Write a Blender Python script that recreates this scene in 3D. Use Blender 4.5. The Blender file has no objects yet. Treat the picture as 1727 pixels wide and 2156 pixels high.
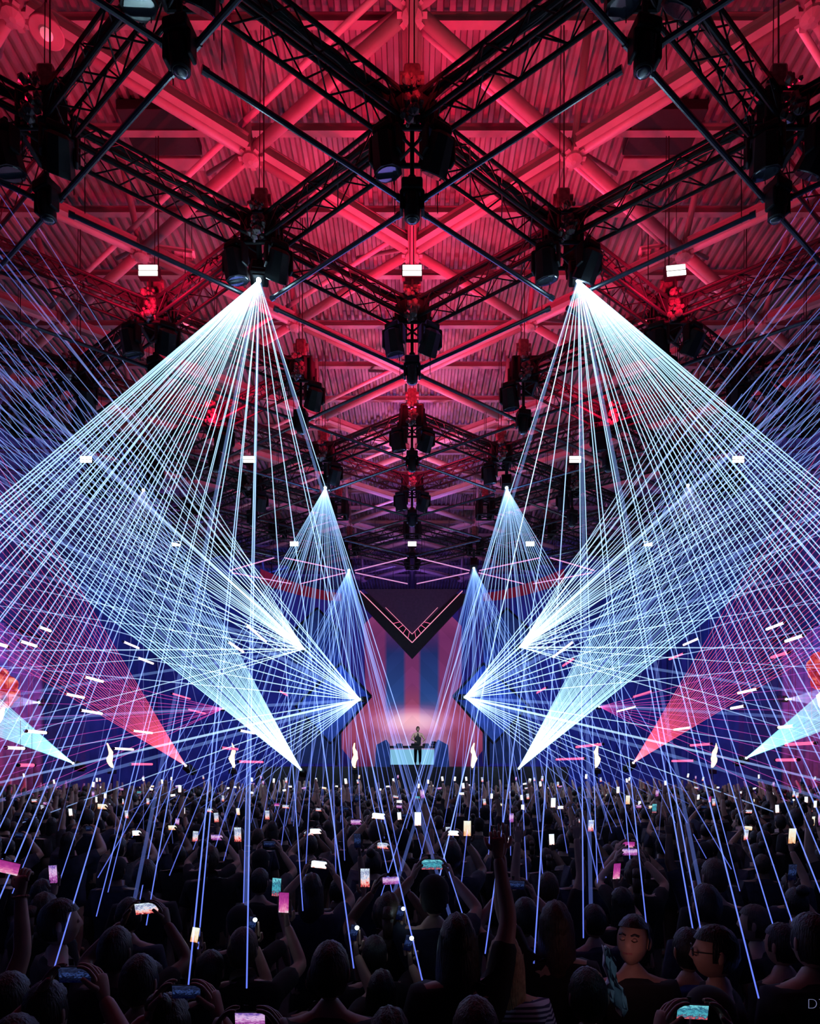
import bpy, bmesh, math, random
from mathutils import Vector, Matrix, Euler

C = bpy.context.scene.collection
SC = bpy.context.scene
PI = math.pi
random.seed(7)

# ------------------------------------------------------------------ camera, world, exposure
F = 1300.0            # focal length in pixels of the 1727 x 2156 frame
VX, VY = 868.0, 1610.0
H = 2.6               # camera height: held up above the crowd
cam_d = bpy.data.cameras.new('camera'); cam = bpy.data.objects.new('camera', cam_d); C.objects.link(cam)
cam_d.sensor_fit = 'VERTICAL'; cam_d.sensor_height = 36.0; cam_d.lens = F / 2156 * 36
cam_d.shift_x = -(VX - 863.5) / 2156; cam_d.shift_y = (VY - 1078) / 2156
cam_d.clip_start = 0.05; cam_d.clip_end = 300
cam.location = (0, 0, H); cam.rotation_euler = (PI / 2, 0, 0)
SC.camera = cam
SC.view_settings.view_transform = 'Standard'; SC.view_settings.look = 'None'
SC.view_settings.gamma = 1; SC.view_settings.use_curve_mapping = False
SC.view_settings.exposure = 0.0
SC.cycles.transparent_max_bounces = 72
SC.cycles.adaptive_threshold = 0.02
SC.cycles.max_bounces = 3
SC.cycles.diffuse_bounces = 1
SC.cycles.glossy_bounces = 1
w = bpy.data.worlds.new('world'); SC.world = w; w.use_nodes = True
w.node_tree.nodes['Background'].inputs[0].default_value = (0.03, 0.04, 0.22, 1)
w.node_tree.nodes['Background'].inputs[1].default_value = 0.035


def P(px, py, Y):
    """The point at depth Y that lies in the direction of a photograph pixel."""
    return Vector(((px - VX) * Y / F, Y, H + (VY - py) * Y / F))


def lamp(name, kind, loc, color, energy, aim=None, size=None, spot=None, blend=1.0, parent=None):
    d = bpy.data.lights.new(name, kind); d.color = color; d.energy = energy
    if kind == 'AREA':
        d.shape = 'RECTANGLE'; d.size, d.size_y = size
    elif size:
        d.shadow_soft_size = size
    if kind == 'SPOT':
        d.spot_size = spot; d.spot_blend = blend
    o = bpy.data.objects.new(name, d); C.objects.link(o); o.location = loc
    if aim is not None:
        o.rotation_euler = (Vector(aim) - Vector(loc)).to_track_quat('-Z', 'Y').to_euler()
    if parent: o.parent = parent
    return o


CRIMSON = (1.0, 0.008, 0.060)
DEEPBLUE = (0.012, 0.085, 1.0)
VIOLET = (0.32, 0.12, 1.0)
# crimson wash along the centre line of the rig (between the truss levels)
for (x, y, z, e, col) in [(.7, 10.3, 8.7, 160, CRIMSON), (-.8, 13.6, 8.6, 430, CRIMSON), (.8, 14.8, 9.6, 370, CRIMSON), (0, 17.8, 8.6, 560, (1.0, .02, .10)),
                          (0, 21.2, 9.5, 520, (1.0, .09, .24)), (0, 24.5, 9.5, 420, (1.0, .22, .45)), (-4.9, 11.2, 8.6, 250, CRIMSON), (4.9, 11.2, 8.6, 250, CRIMSON),
                          (-4.9, 15.2, 8.6, 210, CRIMSON), (4.9, 15.2, 8.6, 210, CRIMSON), (-7.7, 8.9, 8.6, 130, CRIMSON), (7.7, 8.9, 8.6, 130, CRIMSON),
                          (2.2, 8.4, 9.8, 34, (1.0, .36, .40)), (-2.4, 8.6, 9.8, 95, (1.0, .03, .08)),
                          (0, 29.0, 9.4, 420, (.45, .16, .9))]:
    lamp('wash_glow', 'SPOT', (x, y, H + z), col, e * 2.0, aim=(x, y, H + 20), spot=3.05, blend=.25, size=0.05)
for y in (8.73, 12.45, 16.17):
    lamp('hoist_glow', 'SPOT', (.25, y - 1.5, H + 8.9), (1, .02, .05), 260, aim=(0, y - .2, H + 9.4), spot=.75, size=.04)
for s in (-1, 1):
    lamp('blue_haze_fill', 'SPOT', (s * 9, 22, H + 6.5), DEEPBLUE, 6500, aim=(s * 19, 30, H + 5), spot=2.4, size=.3)  # added lamps: the blue walls stand in for lit haze
    lamp('blue_haze_fill', 'SPOT', (s * 9, 34, H + 7.0), DEEPBLUE, 7000, aim=(s * 14, 48, H + 5), spot=2.4, size=.3)
    lamp('red_side_wash', 'SPOT', (s * 11, 17, H + 2), (1, .01, .10), 2400, aim=(s * 17.5, 24, H + 2.5), spot=1.5, size=.3)
for s in (-1, 1): lamp('flank_blue', 'SPOT', (s * 2.2, 23.5, H + 6.6), (.02, .14, 1), 900, aim=(s * 4.6, 29.5, H + 3.2), spot=1.0, size=.1)
lamp('violet_back_wash', 'SPOT', (0, 36, H + 9), VIOLET, 2200, aim=(0, 48, H + 8), spot=2.4, size=.3)
# light spilling back off the stage over the heads
lamp('stage_spill', 'AREA', (0, 25.0, H + 4.5), (.16, .22, 1.0), 160, aim=(0, 2, 0.5), size=(10, 3))
lamp('rig_spill', 'AREA', (0, 13.0, H + 7.6), (.35, .16, .9), 26, aim=(0, 4.5, 1), size=(6, 3))


# ------------------------------------------------------------------ materials
def mat(name, color=(.5, .5, .5), rough=.6, metal=0.0, noise=0.0, nscale=8.0, emit=None, strength=1.0, spec=.5):
    m = bpy.data.materials.new(name); m.use_nodes = True
    nt = m.node_tree; b = nt.nodes['Principled BSDF']
    b.inputs['Base Color'].default_value = (*color, 1); b.inputs['Roughness'].default_value = rough
    b.inputs['Metallic'].default_value = metal; b.inputs['Specular IOR Level'].default_value = spec
    if noise:
        t = nt.nodes.new('ShaderNodeTexNoise'); t.inputs['Scale'].default_value = nscale; t.inputs['Detail'].default_value = 4
        tc = nt.nodes.new('ShaderNodeTexCoord'); nt.links.new(tc.outputs['Object'], t.inputs['Vector'])
        r = nt.nodes.new('ShaderNodeValToRGB')
        r.color_ramp.elements[0].position = .3; r.color_ramp.elements[1].position = .7
        r.color_ramp.elements[0].color = (*[max(0, c * (1 - noise)) for c in color], 1)
        r.color_ramp.elements[1].color = (*[min(1, c * (1 + noise)) for c in color], 1)
        nt.links.new(t.outputs['Fac'], r.inputs[0]); nt.links.new(r.outputs[0], b.inputs['Base Color'])
    if emit:
        b.inputs['Emission Color'].default_value = (*emit, 1); b.inputs['Emission Strength'].default_value = strength
    return m


def glow(name, color, strength, sampled=False):
    m = bpy.data.materials.new(name); m.use_nodes = True
    nt = m.node_tree; nt.nodes.clear()
    e = nt.nodes.new('ShaderNodeEmission'); e.inputs[0].default_value = (*color, 1); e.inputs[1].default_value = strength
    o = nt.nodes.new('ShaderNodeOutputMaterial'); nt.links.new(e.outputs[0], o.inputs[0])
    if not sampled: m.cycles.emission_sampling = 'NONE'
    return m


def beam_mat(name, near, far, s0, s1):
    """Light scattered out of a laser beam: adds to what is behind it and fades along the beam."""
    m = bpy.data.materials.new(name); m.use_nodes = True
    nt = m.node_tree; nt.nodes.clear()
    tc = nt.nodes.new('ShaderNodeTexCoord'); sp = nt.nodes.new('ShaderNodeSeparateXYZ'); nt.links.new(tc.outputs['Generated'], sp.inputs[0])
    r = nt.nodes.new('ShaderNodeValToRGB'); r.color_ramp.elements[0].color = (*near, 1); r.color_ramp.elements[1].color = (*far, 1)
    em = r.color_ramp.elements.new(.58); em.color = (*[a * .72 + b * .28 for a, b in zip(near, far)], 1)
    nt.links.new(sp.outputs['Z'], r.inputs[0])
    mr = nt.nodes.new('ShaderNodeMapRange'); mr.inputs['To Min'].default_value = s0; mr.inputs['To Max'].default_value = s1
    nt.links.new(sp.outputs['Z'], mr.inputs['Value'])
    e = nt.nodes.new('ShaderNodeEmission'); nt.links.new(r.outputs[0], e.inputs[0]); nt.links.new(mr.outputs[0], e.inputs[1])
    t = nt.nodes.new('ShaderNodeBsdfTransparent'); a = nt.nodes.new('ShaderNodeAddShader')
    nt.links.new(e.outputs[0], a.inputs[0]); nt.links.new(t.outputs[0], a.inputs[1])
    o = nt.nodes.new('ShaderNodeOutputMaterial'); nt.links.new(a.outputs[0], o.inputs[0])
    m.cycles.emission_sampling = 'NONE'
    return m


M = {}
M['roof_sheet'] = mat('roof_sheet', (.20, .19, .19), .6, noise=.35, nscale=1.3)
M['steel_paint'] = mat('steel_paint', (.235, .22, .215), .5, noise=.12, nscale=3)
M['steel_grey'] = mat('steel_grey', (.60, .60, .62), .4, noise=.1, nscale=4)
M['truss_black'] = mat('truss_black', (.008, .008, .010), .6, noise=.3, nscale=9, spec=.25)
M['fixture_black'] = mat('fixture_black', (.007, .007, .010), .5, noise=.3, nscale=12, spec=.3)
M['cable_black'] = mat('cable_black', (.006, .006, .007), .6, noise=.3, nscale=20)
M['hoist_shell'] = mat('hoist_shell', (.16, .12, .12), .28, metal=.5, noise=.4, nscale=16)
M['glass_lens'] = mat('glass_lens', (.03, .035, .05), .08, spec=.9)
M['batten_off'] = mat('batten_off', (.02, .022, .04), .18, spec=.8)
M['floor'] = mat('floor', (.012, .012, .016), .7, noise=.3)
M['wall'] = mat('wall', (.12, .12, .16), .85, noise=.25, nscale=.8)
M['drape'] = mat('drape', (.45, .16, .18), .9, noise=.3, nscale=2)
M['stage'] = mat('stage', (.02, .02, .03), .6, noise=.3)
M['navy_panel'] = mat('navy_panel', (.03, .09, .42), .5, noise=.3, nscale=2)
M['skin'] = mat('skin', (.42, .25, .19), .55, noise=.12, nscale=14)
M['skin_dark'] = mat('skin_dark', (.16, .085, .06), .5, noise=.12, nscale=14)
M['hair_black'] = mat('hair_black', (.010, .008, .008), .45, noise=.4, nscale=40)
M['hair_brown'] = mat('hair_brown', (.05, .026, .016), .5, noise=.4, nscale=40)
M['hair_blond'] = mat('hair_blond', (.38, .26, .14), .5, noise=.3, nscale=40)
M['cloth_black'] = mat('cloth_black', (.010, .010, .013), .9, noise=.3, nscale=20)
M['cloth_navy'] = mat('cloth_navy', (.018, .022, .05), .9, noise=.3, nscale=20)
M['cloth_grey'] = mat('cloth_grey', (.07, .07, .08), .9, noise=.3, nscale=20)
M['cloth_white'] = mat('cloth_white', (.62, .62, .66), .85, noise=.1, nscale=20)
def strand_bump(m, scale, k):
    nt = m.node_tree; b = nt.nodes['Principled BSDF']; tc = nt.nodes.new('ShaderNodeTexCoord'); mp = nt.nodes.new('ShaderNodeMapping'); mp.inputs['Scale'].default_value = (1, 1, .12)
    n = nt.nodes.new('ShaderNodeTexNoise'); n.inputs['Scale'].default_value = scale; n.inputs['Detail'].default_value = 3
    bp = nt.nodes.new('ShaderNodeBump'); bp.inputs['Strength'].default_value = k; bp.inputs['Distance'].default_value = .01
    nt.links.new(tc.outputs['Object'], mp.inputs[0]); nt.links.new(mp.outputs[0], n.inputs['Vector']); nt.links.new(n.outputs['Fac'], bp.inputs['Height']); nt.links.new(bp.outputs[0], b.inputs['Normal'])
for q in ('hair_black', 'hair_brown', 'hair_blond'): strand_bump(M[q], 120, .8)
M['cloth_striped'] = mat('cloth_striped', (.3, .3, .5), .85)
_nt = M['cloth_striped'].node_tree; _w = _nt.nodes.new('ShaderNodeTexWave'); _w.bands_direction = 'Z'; _w.inputs['Scale'].default_value = 14; _tc = _nt.nodes.new('ShaderNodeTexCoord'); _r = _nt.nodes.new('ShaderNodeValToRGB')
_r.color_ramp.interpolation = 'CONSTANT'; _r.color_ramp.elements[0].color = (.03, .03, .10, 1); _r.color_ramp.elements[1].position = .5; _r.color_ramp.elements[1].color = (.42, .42, .62, 1)
_nt.links.new(_tc.outputs['Object'], _w.inputs['Vector']); _nt.links.new(_w.outputs['Fac'], _r.inputs[0]); _nt.links.new(_r.outputs[0], _nt.nodes['Principled BSDF'].inputs['Base Color'])
M['cloth_blue'] = mat('cloth_blue', (.05, .12, .38), .85, noise=.2, nscale=20)
M['cloth_red'] = mat('cloth_red', (.30, .04, .05), .85, noise=.2, nscale=20)
M['phone_body'] = mat('phone_body', (.01, .01, .012), .3)
M['print_white_glow'] = mat('print_white_glow', (.8, .8, .85), .7, emit=(.5, .55, 1), strength=.30)  # faint glow added to the print, which gives no light itself
M['blinder_on'] = glow('blinder_on', (1.0, .93, .90), 2.0, True)
M['tube_white'] = glow('tube_white', (1.0, .80, .88), 2.2)
M['tube_pink'] = glow('tube_pink', (1.0, .12, .30), 1.5)
M['tube_violet'] = glow('tube_violet', (.85, .35, .75), .9)
M['laser_spot'] = glow('laser_spot', (.75, .92, 1.0), 14.0)
M['flame'] = glow('flame', (1.0, .70, .42), 2.2, True)
M['torch'] = glow('torch', (.7, .93, 1.0), 9.0)
M['vedge'] = glow('vedge', (1.0, .34, .52), 1.0)


# ------------------------------------------------------------------ mesh helpers
def obj(name, bm, m, parent=None, smooth=False):
    me = bpy.data.meshes.new(name)
    bm.to_mesh(me); bm.free()
    for mm in (m if isinstance(m, (list, tuple)) else [m]): me.materials.append(mm)
    if smooth:
        for p in me.polygons: p.use_smooth = True
    o = bpy.data.objects.new(name, me); C.objects.link(o)
    if parent: o.parent = parent
    return o


def share(name, me, parent=None, loc=None, rot=None, scale=None):
    o = bpy.data.objects.new(name, me); C.objects.link(o)
    if parent: o.parent = parent
    if loc is not None: o.location = loc
    if rot is not None: o.rotation_euler = rot
    if scale is not None: o.scale = scale
    return o


def tag(o, label, cat, group=None, kind=None):
    o['label'] = label; o['category'] = cat
    if group: o['group'] = group
    if kind: o['kind'] = kind
    return o


def thing(name, label, cat, loc=(0, 0, 0), rotz=0, group=None):
    o = bpy.data.objects.new(name, None); C.objects.link(o); o.empty_display_size = .2
    o.location = loc; o.rotation_euler = (0, 0, rotz)
    return tag(o, label, cat, group)


def struct(name, bm, m, smooth=False):
    o = obj(name, bm, m, smooth=smooth); o['kind'] = 'structure'; return o


def copy_tree(o, parent=None):
    c = o.copy(); C.objects.link(c)
    if parent is not None:
        c.parent = parent
    for ch in list(o.children): copy_tree(ch, c)
    return c


def box(bm, c, s, rot=None, bevel=0.0, mi=0):
    r = bmesh.ops.create_cube(bm, size=1)
    vs = r['verts']
    bmesh.ops.scale(bm, vec=s, verts=vs)
    if bevel:
        es = {e for v in vs for e in v.link_edges}
        rb = bmesh.ops.bevel(bm, geom=list(es), offset=bevel, segments=2, affect='EDGES', profile=.5)
        vs = list({v for f in rb['faces'] for v in f.verts} | {v for v in vs if v.is_valid})
    if rot is not None: bmesh.ops.rotate(bm, cent=(0, 0, 0), matrix=Euler(rot).to_matrix() if not isinstance(rot, Matrix) else rot, verts=vs)
    bmesh.ops.translate(bm, vec=c, verts=vs)
    if mi:
        for f in {f for v in vs for f in v.link_faces}: f.material_index = mi
    return vs


def tube(bm, a, b, r0, r1=None, n=10, cap=True):
    a, b = Vector(a), Vector(b); r1 = r0 if r1 is None else r1
    d = b - a; L = d.length
    if L < 1e-6: return
    q = d.to_track_quat('Z', 'Y').to_matrix().to_4x4()
    bmesh.ops.create_cone(bm, cap_ends=cap, segments=n, radius1=r0, radius2=r1, depth=L, matrix=Matrix.Translation((a + b) / 2) @ q)


def path(bm, pts, r, n=8):
    for a, b in zip(pts, pts[1:]): tube(bm, a, b, r, r, n)


def lathe(bm, prof, n=20, axis='Z', origin=(0, 0, 0)):
    o = Vector(origin); rings = []
    for (r, z) in prof:
        ring = []
        for k in range(n):
            a = 2 * PI * k / n
            p = Vector((r * math.cos(a), r * math.sin(a), z))
            if axis == 'Y': p = Vector((p.x, p.z, p.y))
            ring.append(bm.verts.new(o + p))
        rings.append(ring)
    for A, B in zip(rings, rings[1:]):
        for k in range(n): bm.faces.new((A[k], A[(k + 1) % n], B[(k + 1) % n], B[k]))
    bm.faces.new(list(reversed(rings[0]))); bm.faces.new(rings[-1])


def prism(bm, pts, thick):
    """A polygon given by 3-D points in a plane Y = const, extruded along +Y."""
    f = [bm.verts.new(p) for p in pts]; b = [bm.verts.new(Vector(p) + Vector((0, thick, 0))) for p in pts]
    bm.faces.new(f); bm.faces.new(list(reversed(b)))
    n = len(pts)
    for k in range(n): bm.faces.new((f[k], b[k], b[(k + 1) % n], f[(k + 1) % n]))
    bmesh.ops.recalc_face_normals(bm, faces=bm.faces)


def NB(): return bmesh.new()


ORD = ['first', 'second', 'third', 'fourth', 'fifth', 'sixth', 'seventh', 'eighth', 'ninth', 'tenth', 'eleventh', 'twelfth', 'thirteenth', 'fourteenth']

# ------------------------------------------------------------------ the setting
bm = NB(); box(bm, (0, 24, -.1), (46, 60, .2)); struct('floor', bm, M['floor'])
bm = NB()
xs = []; x = -21.0
prof = [(0, 0), (.09, 0), (.11, .12), (.22, .12), (.24, 0)]
rows = []
while x < 21:
    for dx, dz in prof[:-1]: xs.append((x + dx, dz))
    x += .24
zc = H + 14.15
a = [bm.verts.new((x, -3, zc + dz)) for x, dz in xs]; b = [bm.verts.new((x, 50, zc + dz)) for x, dz in xs]
for k in range(len(xs) - 1): bm.faces.new((a[k], a[k + 1], b[k + 1], b[k]))
struct('ceiling', bm, M['roof_sheet'])
for s, nm in ((-1, 'wall_left'), (1, 'wall_right')):
    bm = NB(); box(bm, (s * 20.5, 24, 8.2), (.4, 56, 16.8))
    for k in range(14): box(bm, (s * 20.15, -2 + k * 4, 8.2), (.35, .5, 16.6))
    struct(nm, bm, M['wall'])
bm = NB(); box(bm, (0, 49.5, 8.2), (41, .4, 16.8))
for k in range(11): box(bm, (-20 + k * 4, 49.15, 8.2), (.4, .35, 16.6))
struct('wall_back', bm, M['wall'])

# roof frame -------------------------------------------------------
ZB, ZT = H + 12.5, H + 13.9
RX, RY, Y0 = 3.3, 2.42, 7.78
roof = thing('roof_frame', 'painted steel roof frame of crossing pipes and purlins under the corrugated ceiling', 'roof frame', (0, 0, ZT))
def rl(p): return Vector(p) - Vector((0, 0, ZT))
for k in range(21):
    y = 5.6 + 2.0 * k
    bm = NB()
    for zz, w_, h_ in ((0, .15, .02), (.08, .04, .14), (.15, .15, .02)): box(bm, (0, y, zz), (40.0, w_, h_))
    obj('purlin', bm, M['steel_paint'], roof)
bm = NB(); tube(bm, rl((0, 3, ZB - .1)), rl((0, 49, ZB - .1)), .11, n=14); box(bm, rl((0, 26, ZB + .12)), (.34, 46, .05)); obj('ridge_beam', bm, M['steel_paint'], roof, True)
def rnode(i, j): return Vector((i * RX, Y0 + RY * j, ZB))
for j in range(0, 15):
    for i in range(-4, 5):
        if (i + j) % 2 == 0: continue
        p = rnode(i, j)
        if p.y < 7 and abs(i) > 3: continue
        bm = NB()
        lathe(bm, [(.05, -.2), (.17, -.16), (.2, -.03), (.2, .03), (.17, .16), (.05, .2)], 12, origin=rl(p))
        for q in range(8):
            an = q * PI / 4; box(bm, rl(p) + Vector((.2 * math.cos(an), .2 * math.sin(an), 0)), (.1, .1, .24), (0, 0, an))
        obj('node_joint', bm, M['steel_paint'], roof)
        bm = NB(); tube(bm, rl(p), (p.x, p.y - 1.15, .02), .075, n=10); obj('strut', bm, M['steel_paint'], roof, True)
        for di in (-1, 1):
            if abs(i + di) > 4 or j + 1 > 14: continue
            q = rnode(i + di, j + 1)
            inward = (abs(i + di) < abs(i))
            d = (q - p).normalized(); side = Vector((-d.y, d.x, 0))
            bm = NB()
            if inward:
                tube(bm, rl(p), rl(q), .125, n=14)
                hc = obj('heavy_chord', bm, M['steel_paint'], roof, True)
                off = side * (.25 if side.y < 0 else -.25) + Vector((0, 0, -.05))
                bm = NB(); an = math.atan2(d.y, d.x)
                c = rl((p + q) / 2) + off
                for wy, wz, zz in ((.15, .02, -.09), (.15, .02, .09), (.03, .18, 0)):
                    box(bm, c + Vector((0, 0, zz)), ((q - p).length * .92, wy, wz), (0, 0, an))
                obj('channel', bm, M['steel_paint'], hc)
            else:
                tube(bm, rl(p), rl(q), .11, n=12); obj('chord_pipe', bm, M['steel_paint'], roof, True)
                bm = NB(); off = side * .32 + Vector((0, 0, .25))
                tube(bm, rl(p) + off, rl(q) + off, .055, n=10); obj('thin_pipe', bm, M['steel_grey'], roof, True)
        if abs(i) <= 3 and j < 14 and (i == 0 or i in (-2, 2, -1, 1)):
            bm = NB(); s = -1 if i <= 0 else 1
            tube(bm, rl(p) + Vector((0, 0, .1)), (p.x + s * 1.5, p.y + 1.9, .0), .05, n=8); obj('wind_brace', bm, M['steel_paint'], roof, True)

# roof vents, pendant lamps, louvre strips
for s, lab in ((-1, 'dark roof vent box with a lit ledge, left of the ridge beam'), (1, 'dark roof vent box with a lit ledge, right of the ridge beam')):
    c = P(VX + s * 530, 305, 13.6)
    t = thing('roof_vent', lab, 'vent', (c.x, c.y, zc - .02), 0)
    bm = NB(); box(bm, (0, 0, -.11), (1.5, 1.0, .22), bevel=.02); obj('vent_box', bm, M['cable_black'], t)
    bm = NB(); box(bm, (s * -.1, .7, -.2), (1.2, .3, .08), bevel=.02); obj('vent_ledge', bm, M['steel_paint'], t)
for (px, py, Y, lab) in ((98, 42, 9.6, 'bell shaped pendant lamp high under the roof near the heavy pipe'), (390, 660, 15.0, 'bell shaped pendant lamp beside the lit blinder on the far truss corner'),
                         (1365, 655, 15.0, 'bell shaped pendant lamp hanging on the opposite side, by the tilted blinder')):
    c = P(px, py, Y)
    t = thing('pendant_lamp', lab, 'lamp', c)
    bm = NB(); lathe(bm, [(.05, .22), (.08, .12), (.16, .0), (.24, -.16), (.25, -.2), (.23, -.2)], 20); obj('lamp_shade', bm, M['steel_paint'], t, True)
    bm = NB(); lathe(bm, [(.03, -.2), (.09, -.21), (.09, -.24), (.03, -.3)], 14); obj('bulb', bm, mat('bulb', (.8, .7, .7), .2, emit=(1, .25, .35), strength=.5), t, True)
    bm = NB(); tube(bm, (0, 0, .2), (0, 0, zc + .06 - c.z), .012, n=6); obj('cord', bm, M['cable_black'], t)
for (px, py, rz, lab) in ((368, 533, .18, 'slotted strip light frame fixed by the roof node above the pendant lamp'), (1388, 526, -.2, 'slotted strip light frame fixed by the roof node, tilted the other way')):
    c = P(px, py, 15.2)
    t = thing('strip_light', lab, 'light', c, rz)
    bm = NB(); box(bm, (0, 0, .05), (.95, .24, .05), bevel=.01); obj('housing', bm, M['steel_grey'], t)
    bm = NB()
    for k in range(5): box(bm, (-.4 + .2 * k, 0, 0), (.02, .22, .06))
    for yy in (-.11, .11): box(bm, (0, yy, 0), (.86, .015, .06))
    obj('louvre', bm, M['steel_paint'], t)
    bm = NB()
    for xx in (-.4, .4): tube(bm, (xx, 0, .05), (xx, 0, zc - c.z), .008, n=6)
    obj('hanger', bm, M['cable_black'], t)

# ------------------------------------------------------------------ lighting truss grid
TX, TY, TY0, ZTR = 2.57, 1.86, 8.73, H + 9.0
def tnode(i, j): return Vector((i * TX, TY0 + TY * j, ZTR))
TL = math.hypot(TX, TY); AN = math.atan2(TY, TX)
def truss_meshes():
    L = TL - .52; hw = .18
    ch = NB(); tube(ch, (-L / 2, 0, 0), (L / 2, 0, 0), .030, n=8)
    lac = NB(); n = 8
    for y1, z1, y2, z2 in ((-hw, -hw, hw, -hw), (-hw, hw, hw, hw), (-hw, -hw, -hw, hw), (hw, -hw, hw, hw)):
        for k in range(n):
            xa, xb = -L / 2 + L * k / n, -L / 2 + L * (k + 1) / n
            p, q = ((y1, z1), (y2, z2)) if k % 2 == 0 else ((y2, z2), (y1, z1))
            tube(lac, (xa, *p), (xb, *q), .011, n=6, cap=False)
        for xx in (-L / 2 + .03, L / 2 - .03): tube(lac, (xx, y1, z1), (xx, y2, z2), .016, n=6)
    cb = NB(); rnd = random.Random(3)
    for k in range(5):
        yy, zz = rnd.uniform(-.05, .05), hw + rnd.uniform(.0, .06)
        pts = [(-L / 2 + L * q / 8, yy + rnd.uniform(-.03, .03), zz + rnd.uniform(-.015, .015)) for q in range(9)]
        path(cb, pts, .032, 6)
    out = []
    for nm, b, mm in (('chord', ch, 'truss_black'), ('lacing', lac, 'truss_black'), ('cable_run', cb, 'cable_black')):
        me = bpy.data.meshes.new(nm); b.to_mesh(me); b.free(); me.materials.append(M[mm]); out.append(me)
    return out
ME_CHORD, ME_LACE, ME_CABLE = truss_meshes()
bm = NB(); tube(bm, (-1.33, 0, 0), (1.33, 0, 0), .034, n=10)
for xx in (-1.36, 1.36): tube(bm, (xx - .04, 0, 0), (xx + .04, 0, 0), .045, n=10)
ME_BAT = bpy.data.meshes.new('tube'); bm.to_mesh(ME_BAT); bm.free(); ME_BAT.materials.append(M['batten_off'])
bm = NB(); tube(bm, (-1.33, 0, 0), (1.33, 0, 0), .024, n=8)
ME_BATV = bpy.data.meshes.new('tube_lit'); bm.to_mesh(ME_BATV); bm.free(); ME_BATV.materials.append(M['tube_violet'])
bm = NB()
for xx in (-1.2, 1.2): tube(bm, (xx, 0, .03), (xx, .02, 1.15), .007, n=6)
ME_WIRE = bpy.data.meshes.new('hanger'); bm.to_mesh(ME_WIRE); bm.free(); ME_WIRE.materials.append(M['cable_black'])

JMAX = 10
def inside(i, j):
    if j < -2 or j > JMAX: return False
    return abs(i) <= (4 if j >= 1 else 3)
def hubname(i, j):
    return {0: 'ridge line', 1: 'inner', 2: 'second', 3: 'third', 4: 'outer'}[abs(i)] + ('' if i == 0 else (' left column' if i < 0 else ' right column'))
nodes = [(i, j) for j in range(-2, JMAX + 1) for i in range(-4, 5) if (i + j) % 2 == 0 and inside(i, j)]
for (i, j) in nodes:
    for di in (-1, 1):
        if not inside(i + di, j + 1): continue
        gap = j in (2, 3, 6, 7) and abs(i) <= 1 and abs(i + di) <= 1      # open bays between the truss diamonds
        a_, b_ = tnode(i, j), tnode(i + di, j + 1); c = (a_ + b_) / 2
        an = math.atan2(b_.y - a_.y, b_.x - a_.x)
        inner = abs(i + di) < abs(i)
        far = j >= 7
        lab = ('black box truss in the dense far lattice over the stage' if far else
               f'black box truss, {ORD[j + 2]} row from top, slanting {"into" if inner else "out from"} {hubname(i + di if inner else i, 0)}'
               + ('' if (i + di if inner else i) != 0 else (' (left)' if min(i, i + di) < 0 else ' (right)')))
        if not gap:
            t = thing('lighting_truss', lab, 'truss', c, an, 'far lattice trusses' if far else 'diamond grid of lighting trusses')
            for yy in (-.18, .18):
                for zz in (-.18, .18): share('chord', ME_CHORD, t, (0, yy, zz))
            share('lacing', ME_LACE, t)
            if not far: share('cable_run', ME_CABLE, t)
        # a light batten hangs under each truss
        lit = j >= 8
        if abs(i) <= 3 and abs(i + di) <= 3 and j <= 9:
            lab2 = ('thin violet glowing light tube in the far lattice over the stage' if lit else
                    f'unlit tube light under {ORD[j + 2]} row truss slanting {"into" if inner else "out from"} {hubname(i + di if inner else i, 0)}'
                    + ('' if (i + di if inner else i) != 0 else (' (left)' if min(i, i + di) < 0 else ' (right)')))
            u = thing('tube_light', lab2, 'tube light', c + Vector((0, .12, -1.0)), an, 'glowing far tube lights' if lit else 'unlit tube lights under the trusses')
            share('tube', ME_BATV if lit else ME_BAT, u)
            share('hanger', ME_WIRE, u, (0, -.1, 0))

# corner blocks, hoists and fixtures -------------------------------
def corner_mesh():
    bm = NB(); h = .27
    for sx in (-1, 1):
        for sy in (-1, 1): tube(bm, (sx * h, sy * h, -h), (sx * h, sy * h, h), .035, n=8)
    for z in (-h, h):
        for k in range(4):
            p = [(-h, -h), (h, -h), (h, h), (-h, h)]; tube(bm, (*p[k], z), (*p[(k + 1) % 4], z), .032, n=8)
        tube(bm, (-h, -h, z), (h, h, z), .02, n=6); tube(bm, (-h, h, z), (h, -h, z), .02, n=6)
    for k in range(4):
        an = k * PI / 2 + PI / 4; box(bm, (.31 * math.cos(an), .31 * math.sin(an), 0), (.03, .3, .5), (0, 0, an))
    return bm
_tmp = corner_mesh(); ME_CORNER = bpy.data.meshes.new('truss_corner'); _tmp.to_mesh(ME_CORNER); _tmp.free(); ME_CORNER.materials.append(M['truss_black'])
bm = NB()
rnd = random.Random(5)
for k in range(26):
    a1 = rnd.uniform(0, 2 * PI); r1 = rnd.uniform(.03, .14); z1 = rnd.uniform(-.3, .28)
    bmesh.ops.create_icosphere(bm, subdivisions=1, radius=rnd.uniform(.03, .075), matrix=Matrix.Translation((r1 * math.cos(a1), r1 * math.sin(a1), z1)))
ME_CHAINBAG = bpy.data.meshes.new('slack_chain'); bm.to_mesh(ME_CHAINBAG); bm.free(); ME_CHAINBAG.materials.append(M['hoist_shell'])
bm = NB(); box(bm, (0, 0, 0), (.24, .2, .42), bevel=.04); tube(bm, (-.17, 0, .05), (.17, 0, .05), .09, n=14); box(bm, (0, .0, -.24), (.3, .26, .1), bevel=.03)
ME_HOIST = bpy.data.meshes.new('motor_body'); bm.to_mesh(ME_HOIST); bm.free(); ME_HOIST.materials.append(M['hoist_shell'])
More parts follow.
